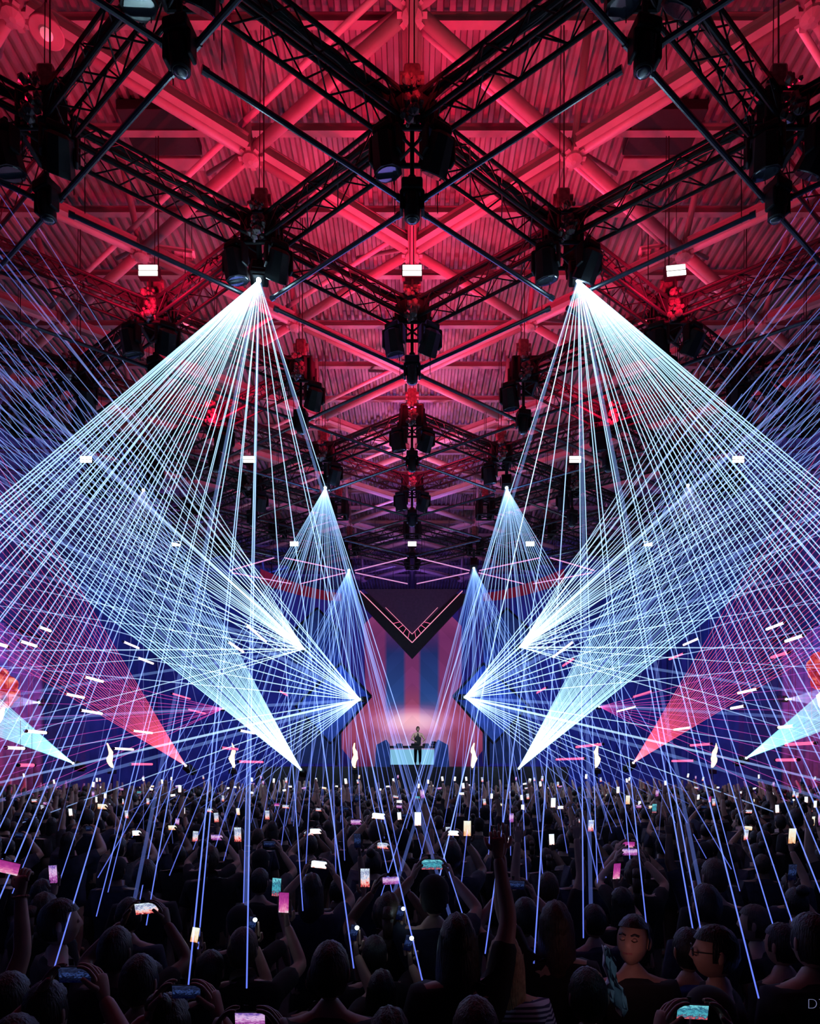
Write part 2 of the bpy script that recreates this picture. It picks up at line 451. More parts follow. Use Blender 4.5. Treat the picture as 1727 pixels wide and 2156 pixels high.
bm = NB(); tube(bm, (.03, 0, .2), (.03, 0, 3.15), .012, n=6); tube(bm, (-.05, 0, .2), (-.02, 0, 3.15), .008, n=6)
ME_CHAIN = bpy.data.meshes.new('lift_chain'); bm.to_mesh(ME_CHAIN); bm.free(); ME_CHAIN.materials.append(M['cable_black'])

def make_moving_head(label, loc, pole=1.0, rz=0.0, tilt=0.0, group=None, s=1.0, red=False):
    t = thing('moving_head', label, 'stage light', loc, rz, group); t.scale = (s, s, s)
    sh = M['hoist_shell'] if red else M['fixture_black']
    if pole:
        bm = NB(); tube(bm, (0, 0, .28), (0, 0, .28 + pole), .045, n=10); tube(bm, (0, 0, .3), (0, 0, .42), .08, n=12); obj('drop_pole', bm, M['truss_black'], t)
    bm = NB(); box(bm, (0, 0, .2), (.40, .34, .20), bevel=.035); box(bm, (0, 0, .31), (.2, .14, .06)); obj('base', bm, sh, t)
    bm = NB()
    for sx in (-1, 1): box(bm, (sx * .20, 0, -.06), (.07, .2, .36), bevel=.025)
    box(bm, (0, 0, .1), (.44, .2, .07), bevel=.02); obj('yoke', bm, sh, t)
    bm = NB(); lathe(bm, [(.08, .2), (.14, .17), (.16, .05), (.155, -.12), (.145, -.22), (.125, -.24)], 20)
    for k in range(6): an = k * PI / 3; box(bm, (.15 * math.cos(an), .15 * math.sin(an), .06), (.03, .03, .2), (0, 0, an))
    hd = obj('head', bm, sh, t, False); hd.location = (0, 0, -.12); hd.rotation_euler = (tilt, 0, 0)
    bm = NB(); lathe(bm, [(.115, -.238), (.11, -.255), (.07, -.275), (.02, -.28)], 20); obj('lens', bm, M['glass_lens'], hd, True)
    return t

def make_wash(label, loc, rz, tilt, group=None):
    t = thing('wash_light', label, 'stage light', loc, rz, group)
    bm = NB(); box(bm, (0, 0, .26), (.30, .24, .12), bevel=.03); tube(bm, (0, 0, .3), (0, 0, .46), .03, n=8); obj('base', bm, M['fixture_black'], t)
    bm = NB()
    for sx in (-1, 1): box(bm, (sx * .21, 0, .08), (.05, .14, .34), bevel=.02)
    box(bm, (0, 0, .225), (.44, .14, .05), bevel=.01)
    obj('yoke', bm, M['fixture_black'], t)
    bm = NB(); lathe(bm, [(.1, .2), (.17, .16), (.185, 0), (.2, -.18), (.2, -.24), (.18, -.24)], 8)
    hd = obj('head', bm, M['fixture_black'], t); hd.rotation_euler = (tilt, 0, 0)
    bm = NB(); lathe(bm, [(.17, -.235), (.16, -.25), (.02, -.25)], 16); obj('lens', bm, M['glass_lens'], hd)
    return t

def make_blinder(label, loc, rz=0, roll=0, group=None, s=1.0):
    t = thing('blinder_light', label, 'blinder light', loc, rz, group); t.rotation_euler = (0, roll, rz); t.scale = (s, s, s)
    bm = NB(); box(bm, (0, .05, 0), (.40, .12, .25), bevel=.01); obj('housing', bm, M['fixture_black'], t)
    bm = NB()
    for zz in (-.056, .056): box(bm, (0, -.014, zz), (.37, .02, .092), bevel=.005)
    obj('light_panel', bm, M['blinder_on'], t)
    bm = NB(); tube(bm, (0, .06, -.12), (0, .06, -.34), .025, n=8); box(bm, (0, .06, -.34), (.2, .12, .06), bevel=.01); obj('stand_bracket', bm, M['truss_black'], t)
    return t

for (i, j) in nodes:
    p = tnode(i, j); far = j >= 7
    hn = hubname(i, j)
    row = ORD[j + 2]
    o = share('truss_corner', ME_CORNER, None, p)
    tag(o, 'black truss corner block in the far lattice over the stage' if far else f'black truss corner block in {row} row, {hn}', 'truss corner', 'far truss corners' if far else 'truss corner blocks')
    t = thing('chain_hoist', 'chain hoist in the far lattice over the stage' if far else f'chain hoist with slack chain over {row} row corner, {hn}', 'hoist', p + Vector((0, -.02, .30)), 0, 'far chain hoists' if far else 'chain hoists on the truss corners')
    share('motor_body', ME_HOIST, t, (0, 0, .3))
    if not far: share('slack_chain', ME_CHAINBAG, t, (0, -.36, -.28))
    share('lift_chain', ME_CHAIN, t, (0, 0, .2))
    if abs(i) <= 3 and not far:
        for s in (-1, 1):
            if i != 0 and s != (1 if i < 0 else -1) and j > 2: continue
            make_wash(f'wash light {"left" if s < 0 else "right"} under {row} row corner, {hn}', p + Vector((s * .36, -.38, -.72)), s * .5, .5 + .2 * s, 'wash lights under the truss corners')
    if i % 2 == 0:
        if (j - 2) % 4 == 0 and j >= 2 or (i in (-4, 4) and (j - 2) % 4 == 0):
            pass
    # blinders on every second crossing
    if i % 2 == 0 and j in (2, 6, 10):
        r = {(-2, 2): 0.0, (2, 2): -.10}.get((i, j), 0)
        make_blinder('small lit white blinder in the far lattice over the stage' if far else f'lit white twin panel blinder on the {row} row corner, {hn}', p + Vector((.0, -.42, .62)), 0, r, 'lit blinders')
    # moving heads hang on drop poles wherever no laser hangs
    if not (i % 2 != 0 and (j - 1) % 4 == 0) and not far and abs(i) <= 3:
        make_moving_head(f'black moving head on a pole below {row} row corner, {hn}', p + Vector((0, -.05, -1.06)), 1.2, .2 * i, .15, 'moving heads on drop poles', s=.74)

# ------------------------------------------------------------------ lasers
def beam_mesh(name, m, r0=1.0, r1=1.0, n=3):
    bm = NB(); tube(bm, (0, 0, 0), (0, 0, 1), r0, r1, n, cap=False)
    me = bpy.data.meshes.new(name); bm.to_mesh(me); bm.free(); me.materials.append(m); return me
WC, PB, BL = (.62, .86, 1.0), (.32, .48, 1.0), (.16, .22, 1.0)
BM = {
    'top': beam_mat('beam_top', (.52, .86, 1.0), (.13, .20, .95), .70, .55),
    'mid': beam_mat('beam_mid', (.40, .72, 1.0), (.14, .20, 1.0), .45, .36),
    'low': beam_mat('beam_low', (.20, .42, 1.0), (.16, .22, .9), .34, .26),
    'side': beam_mat('beam_side', (.62, .95, 1.0), (.14, .18, .9), .80, .14),
    'rise': beam_mat('beam_rise', (.50, .92, 1.0), (.16, .32, 1.0), .95, .20),
    'red': beam_mat('beam_red', (1.0, .10, .12), (.85, .12, .42), .46, .26),
    'magenta': beam_mat('beam_magenta', (1.0, .10, .45), (.55, .08, .75), .34, .22),
    'cyan': beam_mat('beam_cyan', (.20, .66, .80), (.45, .75, .85), .42, .36),
    'pale': beam_mat('beam_pale', (.45, .50, .95), (.16, .2, .8), .18, .12),
    'wide': beam_mat('beam_wide', (.30, .52, 1.0), (.16, .24, .9), .17, .10),
}
BMESH = {}
def sheet_mat(name, color, strength, reach):
    m = bpy.data.materials.new(name); m.use_nodes = True; nt = m.node_tree; nt.nodes.clear(); L = nt.links.new
    tc = nt.nodes.new('ShaderNodeTexCoord'); ln = nt.nodes.new('ShaderNodeVectorMath'); ln.operation = 'LENGTH'; L(tc.outputs['Object'], ln.inputs[0])
    mr = nt.nodes.new('ShaderNodeMapRange'); mr.inputs['From Max'].default_value = reach; mr.inputs['To Min'].default_value = 1; mr.inputs['To Max'].default_value = 0; L(ln.outputs['Value'], mr.inputs['Value'])
    pw = nt.nodes.new('ShaderNodeMath'); pw.operation = 'POWER'; pw.inputs[1].default_value = 2.2; L(mr.outputs[0], pw.inputs[0])
    ml = nt.nodes.new('ShaderNodeMath'); ml.operation = 'MULTIPLY'; ml.inputs[1].default_value = strength; L(pw.outputs[0], ml.inputs[0])
    e = nt.nodes.new('ShaderNodeEmission'); e.inputs[0].default_value = (*color, 1); L(ml.outputs[0], e.inputs[1])
    t = nt.nodes.new('ShaderNodeBsdfTransparent'); a = nt.nodes.new('ShaderNodeAddShader'); L(e.outputs[0], a.inputs[0]); L(t.outputs[0], a.inputs[1])
    o = nt.nodes.new('ShaderNodeOutputMaterial'); L(a.outputs[0], o.inputs[0]); m.cycles.emission_sampling = 'NONE'; return m
def add_sheet(t, beams, i0, i1, reach, color, strength):
    """Glowing sheet that paints in the lit haze of the packed beams near the projector."""
    vs = [Vector(b[0]) - Vector(t.location) for b in beams[i0:i1]]
    n = vs[0].cross(vs[-1]).normalized() * .012
    bm = NB(); rings = []
    for sgn in (-1, 1):
        rings.append(([bm.verts.new(v.normalized() * .05 + n * sgn * .3) for v in vs], [bm.verts.new(v.normalized() * reach + n * sgn) for v in vs]))
    for k in range(len(vs) - 1):
        for (A, B) in rings: bm.faces.new((A[k], A[k + 1], B[k + 1], B[k]))
        bm.faces.new((rings[0][1][k], rings[0][1][k + 1], rings[1][1][k + 1], rings[1][1][k]))
    for k in (0, len(vs) - 1): bm.faces.new((rings[0][0][k], rings[0][1][k], rings[1][1][k], rings[1][0][k]))
    bmesh.ops.recalc_face_normals(bm, faces=bm.faces)
    obj('haze_glow_sheet', bm, sheet_mat('haze_glow_sheet', color, strength, reach), t)  # self-lit sheet drawn in place of scattering haze
def laser(label, loc, beams, key, aim, hung=True, ra=.011, rb=.009, group=None, size=1.0):
    """beams: list of (end point, width factor, material key)."""
    name = 'laser_projector'
    t = thing(name, label, 'laser', loc, 0, group)
    d = (Vector(aim) - Vector(loc)).normalized(); q = d.to_track_quat('-Z', 'Y').to_euler()
    # housing: box behind the aperture
    bm = NB(); s = size
    box(bm, (0, 0, .26 * s), (.30 * s, .24 * s, .44 * s), bevel=.025 * s); box(bm, (0, 0, .03 * s), (.2 * s, .16 * s, .05 * s), bevel=.01)
    for k in range(5): box(bm, (0, .125 * s, (.14 + .06 * k) * s), (.22 * s, .02 * s, .02 * s))
    h = obj('housing', bm, M['fixture_black'], t); h.rotation_euler = q
    bm = NB()
    for sx in (-1, 1): box(bm, (sx * .18 * s, 0, .3 * s), (.03 * s, .06 * s, .36 * s), bevel=.008)
    y_ = obj('bracket', bm, M['truss_black'], t); y_.rotation_euler = q
    bm = NB(); bmesh.ops.create_icosphere(bm, subdivisions=2, radius=.042 * s); obj('aperture', bm, M['laser_spot'], t, True)
    if hung:
        bm = NB(); tube(bm, d * -.40 * s, Vector((0, 0, ZTR - .2 - loc[2])), .05, n=10); obj('drop_pole', bm, M['truss_black'], t)
    for (e, wf, mk) in beams:
        mk = mk or key
        kk = (mk, round(ra, 4), round(rb, 4))
        if kk not in BMESH: BMESH[kk] = beam_mesh('laser_beam', BM[mk], 1.0, rb / ra)
        v = Vector(e) - Vector(loc)
        o = share('laser_beam', BMESH[kk], t, v.normalized() * .03)
        o.rotation_euler = v.to_track_quat('Z', 'Y').to_euler(); o.scale = (ra * wf, ra * wf, v.length)
    return t

rnd = random.Random(11)
def hit(px, py, z):
    """Where the sight line of a pixel below the horizon meets height z (a head or floor height)."""
    Y = (H - z) * F / (py - VY); return P(px, py, Y)

def top_fan(ex, ey, Y, s, slopes, yend, key, wf=1.0):
    out = []
    for k, (sl, w_) in enumerate(slopes):
        ye = yend + rnd.uniform(-90, 120)
        out.append((hit(ex + s * -sl * (ye - ey), ye, 1.55), w_ * wf, None))
    return out

# fans hung on the truss corners, sweeping down over the crowd
slA = []
for k in range(30): slA.append((1.19 - .80 * (k / 29) ** 1.0 + rnd.uniform(-.006, .006), 1.0 if k > 3 else 1.2))
for v in (.335, .30, .262, .245, .19, .175, .10, .085, .03, .012, -.065, -.145, -.225, -.235, -.315): slA.append((v, 1.0))
for (s, ex, ey, lab) in ((-1, 545, 590, 'hung laser projector at the inner left truss corner, pale cyan fan over the crowd'), (1, 1218, 590, 'hung laser projector at the inner right truss corner, pale cyan fan over the crowd')):
    Y = 10.45; loc = P(ex, ey, Y)
    bs = []
    for (sl, w_) in slA:
        ye = 1960 + rnd.uniform(-110, 130); sl2 = sl + rnd.uniform(-.008, .008)
        bs.append((hit(ex + s * sl2 * (ye - ey), ye, 1.55), w_, None))
    for sl in (.02, .2, -.3): bs.append((hit(ex + s * sl * 1350, 1940, 1.55), 3.6, 'wide'))
    t = laser(lab, loc, bs, 'top', P(ex + s * 120, 1500, 6), True, .0080, .0042, 'hung lasers')
    add_sheet(t, bs, 0, 38, 4.2, (.42, .72, 1.0), .34)
slB = [(.58 - .88 * k / 25, 1.0) for k in range(26)]
for (s, ex, ey, lab) in ((-1, 685, 1027, 'hung laser projector at the middle left truss corner, narrow blue fan beside the stage'), (1, 1067, 1027, 'hung laser projector at the middle right truss corner, narrow blue fan beside the stage')):
    loc = P(ex, ey, 18.0)
    bs = []
    for (sl, w_) in slB:
        ye = 1730 + rnd.uniform(-50, 130); bs.append((hit(ex + s * (sl + rnd.uniform(-.01, .01)) * (ye - ey), ye, 1.6), w_, None))
    for sl in (-.27, .1, .3): bs.append((hit(ex + s * sl * 700, 1727, 1.6), 4.0, 'wide'))
    t = laser(lab, loc, bs, 'mid', P(ex, 1500, 14), True, .0110, .0052, 'hung lasers')
    add_sheet(t, bs, 0, 26, 5.5, (.10, .30, 1.0), .22)
slC = [(.55 - .82 * k / 19, 1.0) for k in range(20)]
for (s, ex, ey, lab) in ((-1, 735, 1200, 'small far hung laser on the left, deep blue fan falling towards the booth'), (1, 998, 1196, 'small far hung laser on the right, deep blue fan falling towards the booth')):
    loc = P(ex, ey, 25.2)
    bs = []
    for (sl, w_) in slC:
        ye = 1672 + rnd.uniform(-12, 70); bs.append((hit(ex + s * (sl + rnd.uniform(-.01, .01)) * (ye - ey), ye, 1.6), w_, None))
    for sl in (-.26, .0, .2, .42): bs.append((hit(ex + s * sl * 480, 1677, 1.6), 4.5, 'wide'))
    t = laser(lab, loc, bs, 'low', P(ex, 1500, 22), True, .0140, .0075, 'hung lasers')
    add_sheet(t, bs, 0, 20, 7, (.06, .22, 1.0), .18)
for (s, ex, ey, lab) in ((-1, 302, 1032, 'faint hung laser among the crossing beams on the left'), (1, 1449, 1022, 'faint hung laser among the crossing beams on the right')):
    loc = P(ex, ey, 18.0)
    bs = []
    for k in range(16):
        sl = .75 - 1.25 * k / 15; ye = 1700 + rnd.uniform(-30, 90); bs.append((hit(ex + s * sl * (ye - ey), ye, 1.6), 1.0, None))
    laser(lab, loc, bs, 'pale', P(ex, 1500, 14), True, .010, .005, 'hung lasers')

def ray_fan(ex, ey, s, angs, length, Yend, wf=None):
    out = []
    for k, an in enumerate(angs):
        a_ = math.radians(an)
        ln = length(an) if callable(length) else length
        px = ex + s * -math.cos(a_) * ln; py = ey - math.sin(a_) * ln
        w_ = 1.0; mk = None
        if isinstance(wf, dict) and k in wf: w_, mk = wf[k]
        out.append((P(px, py, Yend), w_, mk))
    return out
def jit(v, a): return [x + rnd.uniform(-a, a) for x in v]
def lin(a, b, n): return [a + (b - a) * k / (n - 1) for k in range(n)]

for (s, nm) in ((-1, 'left'), (1, 'right')):
    # lasers flanking the stage, throwing beams outward
    ex, ey = (640, 1366) if s < 0 else (1095, 1362)
    angs = jit([122.5, 124, 125.5, 127.5, 129.5, 131.5, 133] + lin(135, 148.5, 13), .3) + jit([150, 153.5, 156, 160, 165, 167, 172, 180, 184, 189, 194, 197], .6)
    bs = ray_fan(ex, ey, s, angs, 1150, 9.5, {3: (2.2, None), 9: (2.2, None), 24: (3.5, 'wide'), 27: (1.6, None), 29: (3.5, 'wide')})
    laser(f'laser projector on the upper {nm} flank of the stage, beams spraying outwards', P(ex, ey, 29.0), bs, 'side', P(ex + s * 100, ey - 60, 24), False, .022, .0075, 'flank lasers')
    ex, ey = (758, 1473) if s < 0 else (979, 1468)
    angs = jit([128.5, 130, 132.5, 135, 138, 141, 144, 146.5, 149, 152.5, 155, 160, 164, 169, 174.5, 183, 189, 193, 195.5, 200, 203, 205.5, 208, 211, 214, 217, 220], .4)
    bs = ray_fan(ex, ey, s, angs[:20], 1250, 8.5, {4: (2, None), 9: (4, 'wide'), 15: (3.5, 'wide'), 17: (2.4, None), 18: (3.5, 'wide')})
    for an in angs[20:]:
        a_ = math.radians(an); ye = 1655 + rnd.uniform(0, 60); L = (ye - ey) / -math.sin(a_)
        bs.append((hit(ex + s * -math.cos(a_) * L, ye, 1.7), .9, None))
    laser(f'laser projector on the lower {nm} flank of the stage, bright beams in a half circle', P(ex, ey, 27.6), bs, 'side', P(ex + s * 100, ey, 24), False, .024, .0085, 'flank lasers')
    # floor lasers rising at the stage lip
    ex, ey = (633, 1620) if s < 0 else (1093, 1618)
    angs = jit(lin(118, 141.5, 34), .12)
    bs = ray_fan(ex, ey, s, angs, lambda q: 1350 if q > 128 else 760 + 55 * (q - 118), 9.0, {2: (1.8, None), 15: (3, 'wide'), 25: (3, 'wide'), 30: (1.8, None), 33: (1.5, None)})
    t = laser(f'floor laser at the {nm} end of the stage lip, dense white cyan fan rising outwards', P(ex, ey, 26.0), bs, 'rise', P(ex + s * 100, ey - 140, 22), False, .020, .0068, 'floor lasers')
    add_sheet(t, bs, 0, 34, 9, (.40, .78, .95), .16)
    ex, ey = (470, 1492) if s < 0 else (1262, 1488)
    bs = ray_fan(ex, ey, s, jit(lin(166, 206, 11), 1.0), 620, 17.0)
    laser(f'magenta laser beyond the {nm} floor fans spraying thin pink beams', P(ex, ey, 30.0), bs, 'magenta', P(ex + s * 100, ey, 26), False, .015, .008, 'flank lasers')
    ex, ey = (391, 1612) if s < 0 else (1334, 1606)
    bs = ray_fan(ex, ey, s, jit(lin(121, 149, 27), .15), 900, 12.0)
    t = laser(f'floor laser on the {nm} side throwing a coral red fan', P(ex, ey, 24.0), bs, 'red', P(ex + s * 100, ey - 100, 22), False, .014, .0060, 'floor lasers')
    add_sheet(t, bs, 0, 27, 6, (1.0, .10, .12), .42)
    ex, ey = (154, 1607) if s < 0 else (1572, 1596)
    bs = ray_fan(ex, ey, s, jit(lin(139, 160, 30), .15), 500, 14.0)
    t = laser(f'floor laser far out on the {nm} side throwing a short teal fan', P(ex, ey, 22.0), bs, 'cyan', P(ex + s * 100, ey - 60, 20), False, .020, .010, 'floor lasers')
    add_sheet(t, bs, 0, 30, 7, (.12, .55, .75), .40)
    ex, ey = (82, 1479) if s < 0 else (1656, 1472)
    bs = ray_fan(ex, ey, s, lin(164, 190, 12), 300, 18.0)
    laser(f'little laser at the {nm} edge of the picture, stubby pale blue fan', P(ex, ey, 24.0), bs, 'pale', P(ex + s * 100, ey, 22), False, .03, .02, 'flank lasers')

# ------------------------------------------------------------------ stage
YS = 26.3
bm = NB(); box(bm, (0, YS + 6.0, H / 2 - .05), (13.6, 11.0, H - .1), bevel=.02)
for k in range(13): box(bm, (-6.3 + 1.05 * k, YS + .46, H / 2 - .1), (.04, .1, H - .5))
o = obj('stage_deck', bm, M['stage']); tag(o, 'dark raised stage deck behind the front row of the crowd', 'stage')

def screen_mat():
    m = bpy.data.materials.new('screen_picture'); m.use_nodes = True; nt = m.node_tree; nt.nodes.clear(); L = nt.links.new
    tc = nt.nodes.new('ShaderNodeTexCoord'); sp = nt.nodes.new('ShaderNodeSeparateXYZ'); L(tc.outputs['Object'], sp.inputs[0])
    def math_(op, a, b=None, c=None):
        n = nt.nodes.new('ShaderNodeMath'); n.operation = op
        for k, v in enumerate((a, b, c)):
            if v is None: continue
            if isinstance(v, (int, float)): n.inputs[k].default_value = v
            else: L(v, n.inputs[k])
        return n.outputs[0]
    def ramp(v, els):
        r = nt.nodes.new('ShaderNodeValToRGB'); L(v, r.inputs[0]); cr = r.color_ramp
        for k, (p, c) in enumerate(els):
            e = cr.elements[k] if k < 2 else cr.elements.new(p)
            e.position = p; e.color = (*c, 1)
        return r.outputs[0]
    def mixc(f, a, b, mode='MIX'):
        n = nt.nodes.new('ShaderNodeMix'); n.data_type = 'RGBA'; n.blend_type = mode
        if isinstance(f, (int, float)): n.inputs[0].default_value = f
        else: L(f, n.inputs[0])
        L(a, n.inputs[6]); L(b, n.inputs[7]); return n.outputs[2]
    x, z = sp.outputs['X'], sp.outputs['Z']       # object origin: foot of the picture on the centre line
    zz = math_('DIVIDE', z, 8.8)
    ax = math_('ABSOLUTE', x)
    base = ramp(zz, [(0, (.16, .02, .08)), (.16, (.40, .07, .17)), (.34, (.46, .09, .20)), (.50, (.26, .05, .20)), (.8, (.20, .035, .16)), (1, (.34, .06, .22))])
    # blue light shafts either side of a mauve middle column
    d = math_('ABSOLUTE', math_('SUBTRACT', ax, .95))
    sh = ramp(math_('DIVIDE', d, 1.0), [(0, (1, 1, 1)), (.45, (1, 1, 1)), (.62, (0, 0, 0)), (1, (0, 0, 0))])
    up = ramp(zz, [(.20, (0, 0, 0)), (.40, (1, 1, 1)), (.70, (1, 1, 1)), (1.0, (.1, .1, .1))])
    blue = ramp(zz, [(.2, (.10, .18, .52)), (.45, (.03, .08, .32)), (.75, (.02, .03, .16)), (1, (.05, .02, .12))])
    fac = math_('MULTIPLY', sh, up)
    c1 = mixc(fac, base, blue)
    # haze glow around the dj, painted into the screen picture
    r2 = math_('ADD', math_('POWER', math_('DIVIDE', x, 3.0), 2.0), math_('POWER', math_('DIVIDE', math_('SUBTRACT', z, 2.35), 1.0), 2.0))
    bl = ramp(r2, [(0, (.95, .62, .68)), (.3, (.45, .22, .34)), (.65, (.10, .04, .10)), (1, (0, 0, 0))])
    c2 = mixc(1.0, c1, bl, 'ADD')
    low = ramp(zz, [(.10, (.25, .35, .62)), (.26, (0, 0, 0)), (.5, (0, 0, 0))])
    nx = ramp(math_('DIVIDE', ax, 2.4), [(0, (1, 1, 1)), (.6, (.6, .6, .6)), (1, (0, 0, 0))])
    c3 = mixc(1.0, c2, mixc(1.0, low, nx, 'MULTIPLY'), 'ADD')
    # diagonal facets
    dg = math_('MULTIPLY', math_('ADD', ax, z), .55); fr = math_('FRACT', dg)
    fx = ramp(fr, [(0, (.86, .86, .86)), (.48, (.90, .90, .90)), (.5, (1.0, 1.0, 1.0)), (1, (1, 1, 1))])
    c4 = mixc(.8, c3, fx, 'MULTIPLY')
    e = nt.nodes.new('ShaderNodeEmission'); L(c4, e.inputs[0]); e.inputs[1].default_value = .72
    o = nt.nodes.new('ShaderNodeOutputMaterial'); L(e.outputs[0], o.inputs[0])
    return m
YB = 34.5
out = [(785, 1297), (868, 1384), (950, 1296), (972, 1318), (972, 1462), (985, 1486), (1040, 1550), (990, 1614), (990, 1614), (750, 1614), (704, 1556), (757, 1486), (770, 1462), (766, 1315)]
pts = []
for q in out:
    if not pts or q != pts[-1]: pts.append(q)
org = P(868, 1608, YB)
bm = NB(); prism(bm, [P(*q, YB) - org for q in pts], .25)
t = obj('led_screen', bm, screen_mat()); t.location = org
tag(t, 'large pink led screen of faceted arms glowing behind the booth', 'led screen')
# navy diamonds at the flanks carrying the flank lasers
for s, nm in ((-1, 'left'), (1, 'right')):
    t = thing('diamond_panel', f'dark navy diamond panel carrying the laser on the lower {nm} flank', 'stage panel', P(VX + s * 112, 1478, 28.4))
    o0 = t.location.copy()
    bm = NB(); prism(bm, [P(VX + s * a, b, 28.4) - o0 for a, b in ((86, 1466), (150, 1396), (246, 1486), (172, 1566))], .3); obj('panel', bm, M['navy_panel'], t)
    bm = NB(); c = [P(VX + s * a, b, 28.35) - o0 for a, b in ((86, 1466), (150, 1396), (246, 1486), (172, 1566))]
    path(bm, c + [c[0]], .05, 6); obj('frame', bm, M['truss_black'], t)
    bm = NB(); tube(bm, P(VX + s * 160, 1540, 28.6) - o0, P(VX + s * 160, 1612, 28.6) - o0, .07, n=8); obj('support_post', bm, M['truss_black'], t)
    t = thing('stage_column', f'dark navy scenery column rising at the {nm} flank behind the beams', 'stage panel', P(VX + s * 205, 1608, 30.5))
    o0 = t.location.copy()
    bm = NB(); prism(bm, [P(VX + s * a, b, 30.5) - o0 for a, b in ((150, 1608), (150, 1330), (200, 1280), (262, 1340), (262, 1608))], .4); obj('panel', bm, M['navy_panel'], t)
    bm = NB(); c = [P(VX + s * a, b, 30.44) - o0 for a, b in ((150, 1330), (200, 1280), (262, 1340))]
    path(bm, c, .05, 6); obj('top_trim', bm, M['truss_black'], t)
# V shaped hanging piece
t = thing('hanging_vee', 'hanging dark triangle with glowing pink edges pointing down over the stage', 'scenery', P(868, 1352, 31.0))
o0 = t.location.copy()
bm = NB(); prism(bm, [P(a, b, 31.0) - o0 for a, b in ((768, 1240), (968, 1240), (868, 1336))], .3); obj('panel', bm, mat('vee_fabric', (.085, .035, .10), .8, noise=.2), t)
bm = NB(); c = [P(a, b, 30.9) - o0 for a, b in ((758, 1244), (868, 1353), (974, 1244))]; path(bm, c, .022, 6); obj('glowing_edge', bm, M['vedge'], t)
bm = NB(); c1 = [P(a, b, 30.95) - o0 for a, b in ((812, 1279), (868, 1335), (922, 1279))]; path(bm, c1, .012, 6); obj('inner_rail', bm, M['vedge'], t)
bm = NB()
for k in range(4):
    f = .1 + .12 * k
    for a, b in ((c[0], c1[0]), (c[2], c1[2])):
        p = c[1].lerp(a, f * .8); q = c1[1].lerp(b, f); tube(bm, p, q, .011, n=6)
obj('lattice', bm, M['tube_pink'], t)
bm = NB()
for px in (790, 828, 894, 946): tube(bm, P(px, 1240, 31.1) - o0, P(px, 1110, 31.1) - o0 , .015, n=6)
for px in (790, 946): tube(bm, P(px, 1110, 31.1) - o0, Vector((P(px, 1110, 31.1).x, 31.1, zc)) - o0, .015, n=6)
obj('hanger', bm, M['cable_black'], t)
# the big dark border vee behind it
bm = NB(); prism(bm, [P(a, b, 32.5) for a, b in ((752, 1250), (796, 1250), (868, 1322), (940, 1250), (984, 1250), (984, 1262), (868, 1386), (752, 1262))], .3)
bv_ = obj('border_vee', bm, M['stage'])
bm = NB()
for px in (760, 976): q = P(px, 1252, 32.6); tube(bm, q, (q.x, q.y, zc + .05), .02, n=6)
obj('hanger', bm, M['cable_black'], bv_)
tag(bv_, 'wide black vee border hanging behind the glowing triangle', 'scenery')
# curved red fascia of the far balcony
for s, nm in ((-1, 'left'), (1, 'right')):
    t = thing('balcony_fascia', f'curved red lit fascia band high beyond the {nm} beams', 'balcony', P(VX + s * 230, 1250, 38))
    o0 = t.location.copy(); bm = NB(); top = []; bot = []
    for k in range(15):
        u = k / 14; px = VX + s * (150 + 170 * u); py = 1258 - 42 * u ** 1.6; Y = 38 - 1.5 * math.sin(u * PI / 2)
        top.append(P(px, py - 9 - 10 * u, Y) - o0); bot.append(P(px, py + 6 + 4 * u, Y) - o0)
    tv = [bm.verts.new(v) for v in top]; bv = [bm.verts.new(v) for v in bot]
    tb = [bm.verts.new(v + Vector((0, .2, 0))) for v in top]; bb = [bm.verts.new(v + Vector((0, .2, 0))) for v in bot]
    for k in range(14):
        bm.faces.new((bv[k], bv[k + 1], tv[k + 1], tv[k])); bm.faces.new((tv[k], tv[k + 1], tb[k + 1], tb[k])); bm.faces.new((bb[k], bb[k + 1], bv[k + 1], bv[k])); bm.faces.new((tb[k], tb[k + 1], bb[k + 1], bb[k]))
    obj('band', bm, mat('fascia_red', (.4, .03, .06), .6, emit=(.8, .03, .12), strength=.10), t)
    bm = NB()
    for q in list(top[::3]): tube(bm, q, Vector((q.x, q.y, zc - o0.z)), .03, n=6)
    obj('hanger', bm, M['truss_black'], t)

# DJ booth ---------------------------------------------------------
YD = 28.0
def D(px, py, Y=YD): return P(px, py, Y)
t = thing('dj_booth', 'dj booth with pale blue lit panel between two dark slanted wings', 'dj booth', (P(868, 1610, YD).x, YD, H - .1))
o0 = t.location.copy()
bm = NB(); w2 = (918 - 820) / 2 * YD / F
box(bm, (0, 0, (1610 - 1573) * YD / F + .10), (2 * w2 + .1, .75, .10), bevel=.015); obj('table_top', bm, M['stage'], t)
bm = NB(); box(bm, (0, .9, .42), (2 * w2, .06, .78)); obj('lit_panel', bm, glow('booth_light', (.22, .52, .74), .95, True), t)
bm = NB(); box(bm, (0, 0, .05), (2 * w2 + .1, .8, .10), bevel=.01); obj('plinth', bm, M['stage'], t)
for s in (-1, 1):
    bm = NB(); q = [((.98), -.0), ((1.02), 1.02), ((1.16), 1.22), ((1.60), .98), ((1.66), -.0)] if True else []
    prism(bm, [(s * a, -.5, b) for a, b in q], .9); obj('wing', bm, M['navy_panel'], t)
